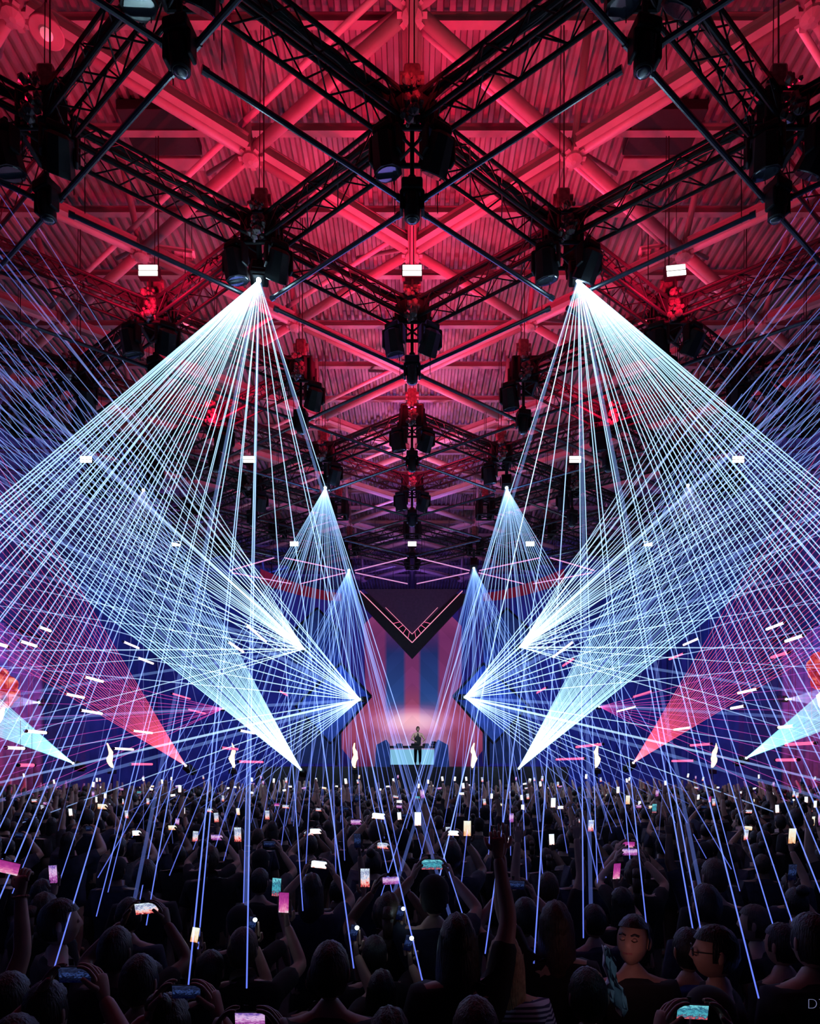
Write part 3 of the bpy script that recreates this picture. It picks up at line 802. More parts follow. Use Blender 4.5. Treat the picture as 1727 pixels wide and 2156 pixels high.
for (xx, ww, hh, nm) in ((-.58, .3, .09, 'media_player'), (.62, .3, .09, 'media_player'), (.12, .34, .11, 'mixer')):
    bm = NB(); box(bm, (0, 0, hh / 2), (ww, .4, hh), bevel=.012)
    for k in range(4): tube(bm, (-ww / 3 + k * ww / 4.5, -.05, hh), (-ww / 3 + k * ww / 4.5, -.05, hh + .03), .015, n=8)
    if nm == 'media_player': lathe(bm, [(.11, hh), (.11, hh + .02), (.1, hh + .025)], 18)
    o = obj(nm, bm, M['fixture_black']); o.location = (o0.x + xx, YD, o0.z + (1610 - 1573) * YD / F + .15)
    tag(o, {'mixer': 'black dj mixer in the middle of the booth table', 'media_player': f'black dj player on the booth table, on the {"left" if xx < 0 else "right"} of the mixer'}[nm], 'dj equipment')
bm = NB(); box(bm, (0, 0, .08), (.26, .3, .12), bevel=.04); box(bm, (0, .0, .17), (.2, .2, .08), bevel=.02)
o = obj('monitor_speaker', bm, M['fixture_black']); o.location = (o0.x + .98, YD, o0.z + (1610 - 1573) * YD / F + .15); tag(o, 'small dark monitor speaker at the end of the booth table', 'speaker')

# flame jets -------------------------------------------------------
for k, (px, py, lab) in enumerate(((490, 1600, 'flame jet burning on the stage edge above the left floor laser'), (236, 1606, 'leftmost flame jet, leaning over the side of the crowd'), (747, 1600, 'slim flame jet left of the dj booth'),
                                 (997, 1592, 'slim flame jet right of the dj booth'), (1257, 1592, 'tall flame jet beyond the right floor laser'), (1500, 1598, 'rightmost flame jet, leaning over the side of the crowd'))):
    Y = 26.2; p = P(px, 1622, Y)
    t = thing('flame_jet', lab, 'flame', p)
    bm = NB(); box(bm, (0, 0, -.05), (.28, .28, .2), bevel=.03); tube(bm, (0, 0, .03), (0, 0, .12), .05, n=10); obj('burner', bm, M['fixture_black'], t)
    bm = NB(); tube(bm, (0, 0, -.12), (0, 0, -p.z), .04, n=8); obj('stand', bm, M['truss_black'], t)
    bm = NB(); r = random.Random(k); lean = (-.28 if k in (1,) else .3 if k == 5 else 0)
    prof = [(.02, .1), (.07, .2), (.10, .36), (.12, .5), (.08, .66), (.09, .78), (.05, .95), (.012, 1.16)]
    lathe(bm, prof, 12)
    for v in bm.verts:
        u = v.co.z; v.co.x += lean * u * .5 + .04 * math.sin(u * 9 + k) + r.uniform(-.02, .02); v.co.y += .03 * math.cos(u * 7 + k)
    obj('flame', bm, M['flame'], t, True)

# coral fireballs at the picture edges
def cloud_mat():
    m = bpy.data.materials.new('fire_cloud'); m.use_nodes = True; nt = m.node_tree; nt.nodes.clear()
    tc = nt.nodes.new('ShaderNodeTexCoord'); n = nt.nodes.new('ShaderNodeTexNoise'); n.inputs['Scale'].default_value = 2.6; n.inputs['Detail'].default_value = 6
    nt.links.new(tc.outputs['Object'], n.inputs['Vector'])
    r = nt.nodes.new('ShaderNodeValToRGB'); els = [(.32, (.16, .008, .02)), (.48, (.62, .04, .07)), (.60, (1.0, .20, .16)), (.75, (1.0, .55, .45))]
    for k, (p, c) in enumerate(els):
        e = r.color_ramp.elements[k] if k < 2 else r.color_ramp.elements.new(p)
        e.position = p; e.color = (*c, 1)
    nt.links.new(n.outputs['Fac'], r.inputs[0])
    e = nt.nodes.new('ShaderNodeEmission'); nt.links.new(r.outputs[0], e.inputs[0]); e.inputs[1].default_value = .9
    o = nt.nodes.new('ShaderNodeOutputMaterial'); nt.links.new(e.outputs[0], o.inputs[0]); m.cycles.emission_sampling = 'NONE'; return m
FC = cloud_mat()
for (px, py, rr, nm, s) in ((-22, 1445, .98, 'left', 0), (1752, 1418, .92, 'right', 1)):
    p = P(px, py, 23.0)
    t = thing('fireball', f'boiling coral red fireball cut by the {nm} picture edge', 'fire', p)
    bm = NB(); r = random.Random(40 + s)
    for k in range(34):
        a_ = r.uniform(0, 2 * PI); b_ = r.uniform(-1, 1); q = math.sqrt(1 - b_ * b_); R_ = rr * r.uniform(.45, .86)
        bmesh.ops.create_icosphere(bm, subdivisions=2, radius=rr * r.uniform(.16, .34), matrix=Matrix.Translation((R_ * q * math.cos(a_), R_ * q * math.sin(a_), R_ * b_ * 1.1)))
    bmesh.ops.create_icosphere(bm, subdivisions=3, radius=rr * .75)
    obj('cloud', bm, FC, t, True)
    bm = NB(); lathe(bm, [(.05, -2.0), (.2, -1.6), (.42, -1.2), (.5, -.8), (.3, -.6)], 14); obj('flame_core', bm, M['flame'], t, True)
    bm = NB(); tube(bm, (0, 0, -2.0), (0, 0, -p.z), .06, n=8); box(bm, (0, 0, -2.0), (.3, .3, .2), bevel=.03); obj('burner', bm, M['fixture_black'], t)

# glowing tubes along the side galleries ---------------------------
tubes = [(-12, 40, 70, 1611, 'p'), (-12, 275, 320, 1609, 'p'), (-12, 240, 280, 1577, 'w'), (-12, 14, 50, 1575, 'w'), (-12, 280, 320, 1541, 'w'), (-12, 56, 96, 1541, 'w'), (-12, 170, 214, 1499, 'w'), (-12, 395, 432, 1498, 'p'),
         (-12, 138, 176, 1465, 'w'), (-12, 362, 400, 1466, 'p'), (-12, 178, 216, 1430, 'w'), (-12, 290, 322, 1391, 'w'), (-12, 42, 76, 1355, 'w'), (-12, 260, 292, 1358, 'w'), (-12, 82, 106, 1324, 'w'), (-12, -10, 12, 1357, 'w'),
         (-7, 518, 560, 1334, 'w'), (-7, 480, 512, 1362, 'w'), (-7, 627, 690, 1446, 'p'), (-7, 588, 648, 1473, 'p'), (-7, 625, 657, 1502, 'p'), (-7, 505, 535, 1541, 'w'), (-7, 502, 553, 1604, 'p'), (-7, 466, 500, 1576, 'p'),
         (12, 1615, 1652, 1318, 'w'), (12, 1655, 1692, 1344, 'w'), (12, 1625, 1660, 1379, 'p'), (12, 1440, 1472, 1351, 'w'), (12, 1410, 1440, 1382, 'p'), (12, 1555, 1595, 1455, 'w'), (12, 1335, 1374, 1461, 'p'), (12, 1540, 1568, 1489, 'w'),
         (12, 1300, 1340, 1493, 'w'), (12, 1640, 1672, 1530, 'w'), (12, 1420, 1455, 1534, 'w'), (12, 1455, 1497, 1568, 'p'), (12, 1655, 1716, 1566, 'p'), (12, 1416, 1462, 1602, 'p'), (12, 1636, 1680, 1600, 'p'),
         (7, 1092, 1151, 1466, 'p'), (7, 1165, 1208, 1368, 'w'), (7, 1082, 1112, 1496, 'w'), (7, 1214, 1269, 1570, 'p'), (7, 1172, 1232, 1598, 'p'), (7, 1186, 1210, 1394, 'p')]
for k, (X, pa, pb, py, c) in enumerate(tubes):
    X = X * (1 + .022 * (k % 5)); d0, d1 = abs(pa - VX), abs(pb - VX)
    ya, yb = abs(X) * F / d0, abs(X) * F / d1
    yc = (ya + yb) / 2; z = H + (VY - py) * yc / F
    side = 'left' if X < 0 else 'right'
    h_ = int(round((VY - py) / 8.0))
    col = 'pink' if c == 'p' else 'white'
    zone = 'inner' if abs(X) < 9 else 'outer'
    no = sum(1 for q in tubes[:k] if q[0] * X > 0 and abs(abs(q[0]) - abs(X)) < 2 and q[4] == c)
    t = thing('glow_tube', f'{col} glowing tube on the {zone} {side} rig, {ORD[no] if no < 14 else "last"} in the stack', 'tube light', (X, yc, z), 0, 'glowing tubes on the side rigs')
    bm = NB(); L_ = max(.5, abs(yb - ya)); tube(bm, (0, -L_ / 2, 0), (0, L_ / 2, 0), .050, n=10); obj('tube', bm, M['tube_pink' if c == 'p' else 'tube_white'], t)
    bm = NB()
    for q in (-1, 1): tube(bm, (0, q * L_ / 2, 0), (0, q * (L_ / 2 + .08), 0), .055, n=10)
    obj('end_cap', bm, M['truss_black'], t)
    bm = NB()
    for q in (-1, 1): tube(bm, (0, q * L_ * .4, .03), (0, q * L_ * .4, zc + .05 - z), .006, n=5)
    obj('hanger', bm, M['cable_black'], t)
# drapes added in place of the red lit haze at the sides
for s, nm in ((-1, 'left'), (1, 'right')):
    bm = NB(); A = []; B = []
    for k in range(70):
        y = 17 + 13 * k / 69; x = s * (17.6 + .16 * math.sin(k * 1.9) + .5 * math.sin(k * .12))
        A.append(bm.verts.new((x, y, 1.2))); B.append(bm.verts.new((x, y, H + 6.0)))
    for k in range(69): bm.faces.new((A[k], A[k + 1], B[k + 1], B[k]))
    r = bmesh.ops.extrude_face_region(bm, geom=list(bm.faces)); bmesh.ops.translate(bm, vec=(s * .05, 0, 0), verts=[v for v in r['geom'] if isinstance(v, bmesh.types.BMVert)])
    t = thing('red_haze_drape', f'added pleated drape standing for red lit haze along the {nm} side', 'drape', (0, 0, 0))
    obj('drape', bm, M['drape'], t, True)
    bm = NB(); tube(bm, (s * 17.7, 16.8, H + 6.05), (s * 17.7, 30.2, H + 6.05), .06, n=10)
    for yy in (17, 23.5, 30): tube(bm, (s * 17.7, yy, H + 6.05), (s * 17.7, yy, zc), .03, n=8)
    obj('drape_rail', bm, M['truss_black'], t)

# ------------------------------------------------------------------ people
def skin_mesh(chains, sub=1):
    """chains: list of islands; an island is (verts [(co, (rx, ry))], edges). Grown with Skin + Subdivision, then baked."""
    bm = NB(); lay = bm.verts.layers.skin.verify()
    for verts, edges in chains:
        vs = []
        for k, (co, r) in enumerate(verts):
            v = bm.verts.new(co); v[lay].radius = r if isinstance(r, tuple) else (r, r)
            v[lay].use_root = (k == 0); v[lay].use_loose = False
            vs.append(v)
        for a_, b_ in edges: bm.edges.new((vs[a_], vs[b_]))
    me = bpy.data.meshes.new('tmp'); bm.to_mesh(me); bm.free()
    o = bpy.data.objects.new('tmp', me); C.objects.link(o)
    sk = o.modifiers.new('skin', 'SKIN'); sk.use_smooth_shade = True
    if sub:
        ss = o.modifiers.new('sub', 'SUBSURF'); ss.levels = sub; ss.render_levels = sub
    dg = bpy.context.evaluated_depsgraph_get(); dg.update()
    out = bpy.data.meshes.new_from_object(o.evaluated_get(dg))
    bpy.data.objects.remove(o); bpy.data.meshes.remove(me)
    return out


def ik(sh, wr, pole, l1=.29, l2=.27):
    sh, wr = Vector(sh), Vector(wr); d = wr - sh; L = d.length
    if L > l1 + l2 - .01:
        k = L / (l1 + l2 - .01); l1 *= k; l2 *= k
    a_ = (l1 * l1 - l2 * l2 + L * L) / (2 * L); h = math.sqrt(max(1e-6, l1 * l1 - a_ * a_))
    n = d.normalized(); p = Vector(pole); p = (p - n * p.dot(n)).normalized()
    return sh + n * a_ + p * h


def hand_chains(wr, fwd, palm_n, thumb, curl=.6, L=.085, fist=False):
    """Palm and five separate fingers. fwd: along the fingers, palm_n: the way the palm faces, thumb: thumb side."""
    wr, f, n, t = Vector(wr), Vector(fwd).normalized(), Vector(palm_n).normalized(), Vector(thumb).normalized()
    palm = ([(wr - f * .02, (.024, .02)), (wr + f * .03, (.036, .017)), (wr + f * .075, (.040, .016)), (wr + f * .09, (.034, .012))], [(0, 1), (1, 2), (2, 3)])
    ch = [palm]
    for k, ln in enumerate((.92, 1.0, .95, .74)):
        base = wr + f * (.085 - .005 * abs(k - 1.2)) + t * (.030 - .020 * k)
        pts = [base - f * .02]; d = f.copy(); a_ = 0; p = base
        pts.append(p.copy())
        for s_, seg in enumerate((.042, .026, .022)):
            a_ += curl * (.55 if s_ == 0 else .8)
            d = f * math.cos(a_) + n * math.sin(a_); spread = t * (.10 - .066 * k) * (0 if curl > .8 else 1)
            p = p + (d + spread).normalized() * seg * ln; pts.append(p.copy())
        ch.append(([(q, .0098 - .0009 * i) for i, q in enumerate(pts)], [(i, i + 1) for i in range(len(pts) - 1)]))
    b0 = wr + f * .028 + t * .022; d1 = (f * .55 + t * .75 + n * .25).normalized(); d2 = (f * .85 + t * .2 + n * (.3 + .4 * curl)).normalized()
    pts = [b0, b0 + d1 * .034, b0 + d1 * .034 + d2 * .03, b0 + d1 * .034 + d2 * .052]
    ch.append(([(pts[0], .014), (pts[1], .0125), (pts[2], .0108), (pts[3], .009)], [(0, 1), (1, 2), (2, 3)]))
    return ch


LOCAL = {}   # pose -> phone offset and kind
def pose_arms(pose):
    """Returns per side (shoulder, elbow, wrist, hand spec) and the phone spot in the person's own frame (facing +Y)."""
    arms = {}; phone = None
    def down(s):
        sh = Vector((s * .175, 0, 1.42)); wr = Vector((s * .25, .08, .90)); return (sh, ik(sh, wr, (s * .3, -1, 0)), wr, ((0, .15, -1), (-s, 0, 0), (0, 1, 0), .5))
    def up(s, x=.16, y=.12, z=2.02, curl=.25):
        sh = Vector((s * .18, 0, 1.46)); wr = Vector((s * x, y, z)); return (sh, ik(sh, wr, (s, .3, -.2)), wr, ((0, .1, 1), (0, 1, 0), (-s, 0, 0), curl))
    if pose == 'down': arms = {-1: down(-1), 1: down(1)}
    elif pose == 'both_up': arms = {-1: up(-1, .24), 1: up(1, .22, .16, 2.06)}
    elif pose == 'fist': arms = {-1: down(-1), 1: up(1, .2, .14, 2.04, 1.25)}
    elif pose == 'wave': arms = {-1: up(-1, .28, .1, 2.04), 1: down(1)}
    elif pose.startswith('portrait'):
        s = 1 if pose.endswith('r') else -1
        Z = 1.86; phone = (Vector((s * .16, .36, Z)), 'portrait')
        wr = Vector((s * .175, .392, Z - .150)); sh = Vector((s * .18, 0, 1.44))
        arms = {s: (sh, ik(sh, wr, (s, .1, -1)), wr, ((-s * .10, -.02, 1), (-s * .15, -1, 0), (s, -.1, .1), .07)), -s: down(-s)}
    elif pose == 'landscape':
        Z = 1.80; phone = (Vector((0, .40, Z)), 'landscape')
        for s in (-1, 1):
            wr = Vector((s * .125, .37, Z - .075)); sh = Vector((s * .175, .02, 1.43))
            arms[s] = (sh, ik(sh, wr, (s, 0, -.7)), wr, ((-s * .38, .22, 1), (-s, -.25, .1), (-s * .1, -1, .2), .75))
    elif pose == 'high':
        Z = 2.14; phone = (Vector((.14, .22, Z)), 'portrait')
        wr = Vector((.155, .252, Z - .150)); sh = Vector((.18, 0, 1.47))
        arms = {1: (sh, ik(sh, wr, (1, .2, -.4)), wr, ((-.10, -.02, 1), (-.15, -1, 0), (1, -.1, .1), .07)), -1: down(-1)}
    return arms, phone


def body_chains(pose, hands=True, head_yaw=0.0, tilt=0.0, legs=True):
    arms, phone = pose_arms(pose)
    V = [((0, 0, .94), (.150, .105)), ((0, .0, 1.08), (.140, .10)), ((0, .0, 1.26), (.165, .115)), ((0, -.01, 1.41), (.135, .095)), ((0, .0, 1.50), .060), ((0, .015, 1.57), .056)]
    E = [(0, 1), (1, 2), (2, 3), (3, 4), (4, 5)]
    for s in (-1, 1):
        sh, el, wr, hs = arms[s]; n0 = len(V)
        V += [(sh, .068), (el, .044), (sh.lerp(el, .5), .054), (el.lerp(wr, .4), .041), (wr, .028)]
        E += [(3, n0), (n0, n0 + 2), (n0 + 2, n0 + 1), (n0 + 1, n0 + 3), (n0 + 3, n0 + 4)]
    if legs:
        for s in (-1, 1):
            n0 = len(V)
            V += [(Vector((s * .09, 0, .86)), .085), (Vector((s * .10, .015, .48)), .060), (Vector((s * .10, -.02, .30)), .054), (Vector((s * .10, -.02, .09)), .040), (Vector((s * .11, .05, .045)), (.040, .04)), (Vector((s * .12, .14, .035)), (.038, .03))]
            E += [(0, n0)] + [(n0 + k, n0 + k + 1) for k in range(5)]
    ch = [(V, E)]
    if hands:
        for s in (-1, 1):
            sh, el, wr, (f, n, t, cu) = arms[s]; ch += hand_chains(wr, f, n, t, cu)
    return ch, phone, arms


def head_bm(bm, face=True, yaw=0.0, tilt=0.0, mi=0, ears=True):
    """A head with skull, jaw, nose, brow, lips, eyes and ears, facing +Y before the turn."""
    start = len(bm.verts)
    r = bmesh.ops.create_uvsphere(bm, u_segments=24, v_segments=18, radius=1.0)
    for v in r['verts']:
        x, y, z = v.co
        wx = .074 * (1 - .20 * max(0, -z) ** 1.5 * (1 if y > -.3 else .5)); wy = .097
        zz = z * .118
        px_, py_ = x * wx, y * wy
        if z < 0: py_ += .014 * -z * (1 if y > 0 else -.2)
        if z < -.35 and y > .2: px_ *= .88
        if y > .5:                                             # the front plane of the face
            g = (y - .5) * 2
            py_ -= .010 * g
            nz = math.exp(-((z + .12) / .20) ** 2) * math.exp(-(x / .17) ** 2); py_ += .026 * nz * g
            br = math.exp(-((z - .20) / .10) ** 2) * math.exp(-(x / .6) ** 2); py_ += .006 * br * g
            ey = math.exp(-((z - .05) / .09) ** 2) * math.exp(-((abs(x) - .36) / .16) ** 2); py_ -= .009 * ey * g
            lp = math.exp(-((z + .50) / .06) ** 2) * math.exp(-(x / .28) ** 2); py_ += .006 * lp * g
            chn = math.exp(-((z + .82) / .14) ** 2) * math.exp(-(x / .4) ** 2); py_ += .010 * chn * g
        v.co = (px_, py_ + .02, zz + 1.665)
    if ears:
        for s in (-1, 1):
            e = bmesh.ops.create_uvsphere(bm, u_segments=10, v_segments=8, radius=1.0)
            for v in e['verts']:
                x, y, z = v.co; v.co = (s * .076 + x * .010 + s * .006 * y * -1, .005 + y * .020, 1.662 + z * .033)
    if face:
        for s in (-1, 1):
            bmesh.ops.create_uvsphere(bm, u_segments=10, v_segments=8, radius=.0125, matrix=Matrix.Translation((s * .028, .098, 1.671)))
    bm.verts.ensure_lookup_table()
    vs = bm.verts[start:]
    R = Matrix.Rotation(yaw, 3, 'Z') @ Matrix.Rotation(tilt, 3, 'X')
    for v in vs: v.co = R @ (v.co - Vector((0, .01, 1.58))) + Vector((0, .01, 1.58))
    return R


def hair_bm(bm, style='short', yaw=0.0, tilt=0.0, seed=0):
    rnd_ = random.Random(seed)
    r = bmesh.ops.create_uvsphere(bm, u_segments=28, v_segments=20, radius=1.0)
    cut = []
    for v in r['verts']:
        x, y, z = v.co
        k = 1.0 + rnd_.uniform(-.02, .03) + (.03 * math.sin(14 * x + 9 * z) if style != 'short' else 0)
        drop = (y > .30 and z < .42) or (z < (-.42 if y > -.15 else -.80))
        if style == 'bald': drop = True
        v.co = (x * .083 * k, y * .106 * k + .016, z * .124 * k + 1.673)
        if drop: cut.append(v)
    bmesh.ops.delete(bm, geom=cut, context='VERTS')
    if style in ('long', 'tail', 'bun'):
        if style == 'bun': bmesh.ops.create_uvsphere(bm, u_segments=16, v_segments=12, radius=.048, matrix=Matrix.Translation((0, -.075, 1.79)))
        elif style == 'tail':
            lathe_pts = [(0, -.10, 1.72), (0, -.145, 1.66), (0, -.145, 1.54), (0, -.125, 1.42)]
            for (a_, b_), (r0, r1) in zip(zip(lathe_pts, lathe_pts[1:]), ((.03, .036), (.036, .03), (.03, .012))): tube(bm, a_, b_, r0, r1, 12)
        else:
            n = 14; rows_ = []
            for q, z in enumerate((1.70, 1.62, 1.54, 1.46, 1.38, 1.30)):
                ring = []
                for k in range(n + 1):
                    an = PI * (1.0 + k / n); rr = .086 + .012 * math.sin(q * 1.2 + k) * .4
                    ring.append(bm.verts.new((rr * math.cos(an) * (1 + .08 * q), (.088 + .014 * min(q, 2)) * math.sin(an) * (1 - .03 * q) + .01, z + rnd_.uniform(-.008, .008))))
                rows_.append(ring)
            inner = [[bm.verts.new(v.co * 1 + Vector((-v.co.x * .14, .016, 0))) for v in ring] for ring in rows_]
            for A, B in zip(rows_, rows_[1:]):
                for k in range(n): bm.faces.new((A[k], A[k + 1], B[k + 1], B[k]))
            for A, B in zip(inner, inner[1:]):
                for k in range(n): bm.faces.new((A[k + 1], A[k], B[k], B[k + 1]))
            for k in range(n): bm.faces.new((rows_[-1][k], rows_[-1][k + 1], inner[-1][k + 1], inner[-1][k]))
    if style == 'cap':
        r = bmesh.ops.create_uvsphere(bm, u_segments=24, v_segments=12, radius=1.0); kill = []
        for v in r['verts']:
            x, y, z = v.co; v.co = (x * .090, y * .112 + .012, z * .10 + 1.705)
            if z < -.05: kill.append(v)
        bmesh.ops.delete(bm, geom=kill, context='VERTS')
        r = bmesh.ops.create_uvsphere(bm, u_segments=20, v_segments=8, radius=1.0)
        for v in r['verts']: x, y, z = v.co; v.co = (x * .078, .115 + y * .085, 1.702 + z * .010 - .012 * y)
    R = Matrix.Rotation(yaw, 3, 'Z') @ Matrix.Rotation(tilt, 3, 'X')
    for v in bm.verts: v.co = R @ (v.co - Vector((0, .01, 1.58))) + Vector((0, .01, 1.58))


def add_mesh(bm, me, mi=0):
    n = len(bm.faces); bm.from_mesh(me); bm.faces.ensure_lookup_table()
    for f in bm.faces[n:]: f.material_index = mi


def body_mesh(pose, yaw=0.0, tilt=0.0, hands=True, sub=1):
    ch, phone, arms = body_chains(pose, hands)
    sk = skin_mesh(ch, sub)
    bm = NB(); bm.from_mesh(sk); bpy.data.meshes.remove(sk)
    head_bm(bm, True, yaw, tilt)
    me = bpy.data.meshes.new('body'); bm.to_mesh(me); bm.free()
    for p in me.polygons: p.use_smooth = True
    return me, phone, arms


def shirt_mesh(arms, sleeve=1.0, sub=1):
    V = [((0, 0, .86), (.172, .125)), ((0, 0, .98), (.168, .122)), ((0, .0, 1.10), (.160, .118)), ((0, .0, 1.27), (.182, .130)), ((0, -.01, 1.405), (.156, .112)), ((0, -.005, 1.46), (.118, .09)), ((0, .0, 1.515), (.068, .064))]
    E = [(0, 1), (1, 2), (2, 3), (3, 4), (4, 5), (5, 6)]
    if sleeve:
        for s in (-1, 1):
            sh, el, wr, hs = arms[s]; n0 = len(V)
            V += [(sh, .082), (sh.lerp(el, .45), .070), (sh.lerp(el, .72), .066)]; E += [(4, n0), (n0, n0 + 1), (n0 + 1, n0 + 2)]
            if sleeve > 1: V += [(el, .058), (el.lerp(wr, .85), .044)]; E += [(n0 + 2, n0 + 3), (n0 + 3, n0 + 4)]
    return skin_mesh([(V, E)], sub)


def trousers_mesh():
    V = [((0, 0, .97), (.155, .11)), ((0, 0, .90), (.168, .12))]; E = [(0, 1)]
    for s in (-1, 1):
        n0 = len(V)
        V += [(Vector((s * .095, 0, .80)), .098), (Vector((s * .105, .015, .48)), .074), (Vector((s * .105, -.015, .12)), .062)]; E += [(1, n0), (n0, n0 + 1), (n0 + 1, n0 + 2)]
    return skin_mesh([(V, E)], 1)


POSES = ['down', 'portrait_r', 'portrait_l', 'landscape', 'both_up', 'fist', 'wave', 'high']
BODY, SHIRT, SHIRTLONG, PHONEAT = {}, {}, {}, {}
TROUSERS = trousers_mesh()
for p_ in POSES:
    BODY[p_], ph_, ar_ = body_mesh(p_); PHONEAT[p_] = ph_
    SHIRT[p_] = shirt_mesh(ar_, 1); SHIRTLONG[p_] = shirt_mesh(ar_, 2)
HAIR = {}
for st in ('short', 'long', 'tail', 'bun', 'cap'):
    bm = NB(); hair_bm(bm, st, seed=len(st)); me = bpy.data.meshes.new('hair'); bm.to_mesh(me); bm.free()
    for p in me.polygons: p.use_smooth = True
    HAIR[st] = me

_VAR = {}
def mesh_in(me, m):
    k = (me.name, m)
    if k not in _VAR:
        c = me.copy(); c.materials.clear(); c.materials.append(M[m]); _VAR[k] = c
    return _VAR[k]


def person(label, loc, pose, scale=1.0, rz=0.0, hair='short', hmat='hair_black', skin='skin', shirt='cloth_black', group=None, long_sleeve=False, shirt_name='shirt'):
    t = thing('person', label, 'person', loc, rz, group); t.scale = (scale, scale, scale)
    share('body', mesh_in(BODY[pose], skin), t)
    share('hair' if hair != 'cap' else 'cap', mesh_in(HAIR[hair], hmat), t)
    share(shirt_name, mesh_in((SHIRTLONG if long_sleeve else SHIRT)[pose], shirt), t)
    share('trousers', mesh_in(TROUSERS, 'cloth_black'), t)
    return t


# phones -----------------------------------------------------------
def phone_picture(name, els, scale, strength, seed):
    m = bpy.data.materials.new(name); m.use_nodes = True; nt = m.node_tree; nt.nodes.clear()
    tc = nt.nodes.new('ShaderNodeTexCoord'); mp = nt.nodes.new('ShaderNodeMapping'); nt.links.new(tc.outputs['Generated'], mp.inputs[0])
    mp.inputs['Location'].default_value = (seed * 3.1, 0, seed * 1.7)
    n = nt.nodes.new('ShaderNodeTexNoise'); n.inputs['Scale'].default_value = scale; n.inputs['Detail'].default_value = 3; n.inputs['Distortion'].default_value = 1.2
    nt.links.new(mp.outputs[0], n.inputs['Vector'])
    sp = nt.nodes.new('ShaderNodeSeparateXYZ'); nt.links.new(tc.outputs['Generated'], sp.inputs[0])
    a_ = nt.nodes.new('ShaderNodeMath'); a_.operation = 'MULTIPLY_ADD'; a_.inputs[1].default_value = .62; nt.links.new(sp.outputs['Z'], a_.inputs[0])
    b_ = nt.nodes.new('ShaderNodeMath'); b_.operation = 'MULTIPLY_ADD'; b_.inputs[1].default_value = .8; b_.inputs[2].default_value = -.22
    nt.links.new(n.outputs['Fac'], b_.inputs[0]); nt.links.new(b_.outputs[0], a_.inputs[2])
    r = nt.nodes.new('ShaderNodeValToRGB'); nt.links.new(a_.outputs[0], r.inputs[0])
    for k, (p, c) in enumerate(els):
        e = r.color_ramp.elements[k] if k < 2 else r.color_ramp.elements.new(p)
        e.position = p; e.color = (*c, 1)
    e = nt.nodes.new('ShaderNodeEmission'); nt.links.new(r.outputs[0], e.inputs[0]); e.inputs[1].default_value = strength
    o = nt.nodes.new('ShaderNodeOutputMaterial'); nt.links.new(e.outputs[0], o.inputs[0]); m.cycles.emission_sampling = 'NONE'; return m
SCR = {
    'stage': phone_picture('screen_stage', [(.10, (.05, .0, .01)), (.24, (.85, .10, .10)), (.36, (.95, .55, .5)), (.50, (.70, .78, .95)), (.62, (.20, .22, .42)), (.8, (.75, .9, 1))], 5, 1.0, 1),
    'magenta': phone_picture('screen_magenta', [(.12, (.9, .7, .8)), (.22, (.9, .25, .5)), (.45, (.55, .06, .35)), (.75, (.35, .03, .25))], 3, .9, 2),
    'white': phone_picture('screen_white', [(.10, (.7, .15, .1)), (.25, (1, .92, .9)), (.6, (.85, .92, 1)), (.85, (.6, .75, .95))], 4, 1.35, 3),
    'cyan': phone_picture('screen_cyan', [(.15, (.8, .15, .18)), (.28, (.05, .05, .12)), (.42, (.08, .5, .62)), (.6, (.02, .1, .2)), (.8, (.2, .75, .85))], 6, .9, 4),
    'dim': phone_picture('screen_dim', [(.15, (.0, .0, .01)), (.42, (.004, .006, .02)), (.52, (.03, .06, .22)), (.60, (.005, .006, .02)), (.8, (.02, .03, .09))], 6, .8, 5),
    'warm': phone_picture('screen_warm', [(.15, (.8, .25, .08)), (.4, (.95, .75, .5)), (.8, (.9, .95, .85))], 3, 1.0, 6),
    'violet': phone_picture('screen_violet', [(.15, (.02, .0, .03)), (.35, (.5, .12, .5)), (.55, (.9, .6, .95)), (.8, (.2, .1, .5))], 5, .85, 7),
}
bm = NB(); box(bm, (0, 0, 0), (.074, .008, .152), bevel=.0035); PH_BODY = bpy.data.meshes.new('phone_case'); bm.to_mesh(PH_BODY); bm.free(); PH_BODY.materials.append(M['phone_body'])
bm = NB(); box(bm, (0, -.0046, 0), (.068, .0012, .144)); PH_SCR = bpy.data.meshes.new('screen'); bm.to_mesh(PH_SCR); bm.free()
bm = NB()
box(bm, (-.02, .0052, .055), (.022, .003, .03), bevel=.001); PH_CAM = bpy.data.meshes.new('camera_bump'); bm.to_mesh(PH_CAM); bm.free(); PH_CAM.materials.append(M['glass_lens'])
bm = NB(); bmesh.ops.create_icosphere(bm, subdivisions=2, radius=.006); PH_TORCH = bpy.data.meshes.new('torch_light'); bm.to_mesh(PH_TORCH); bm.free(); PH_TORCH.materials.append(M['torch'])
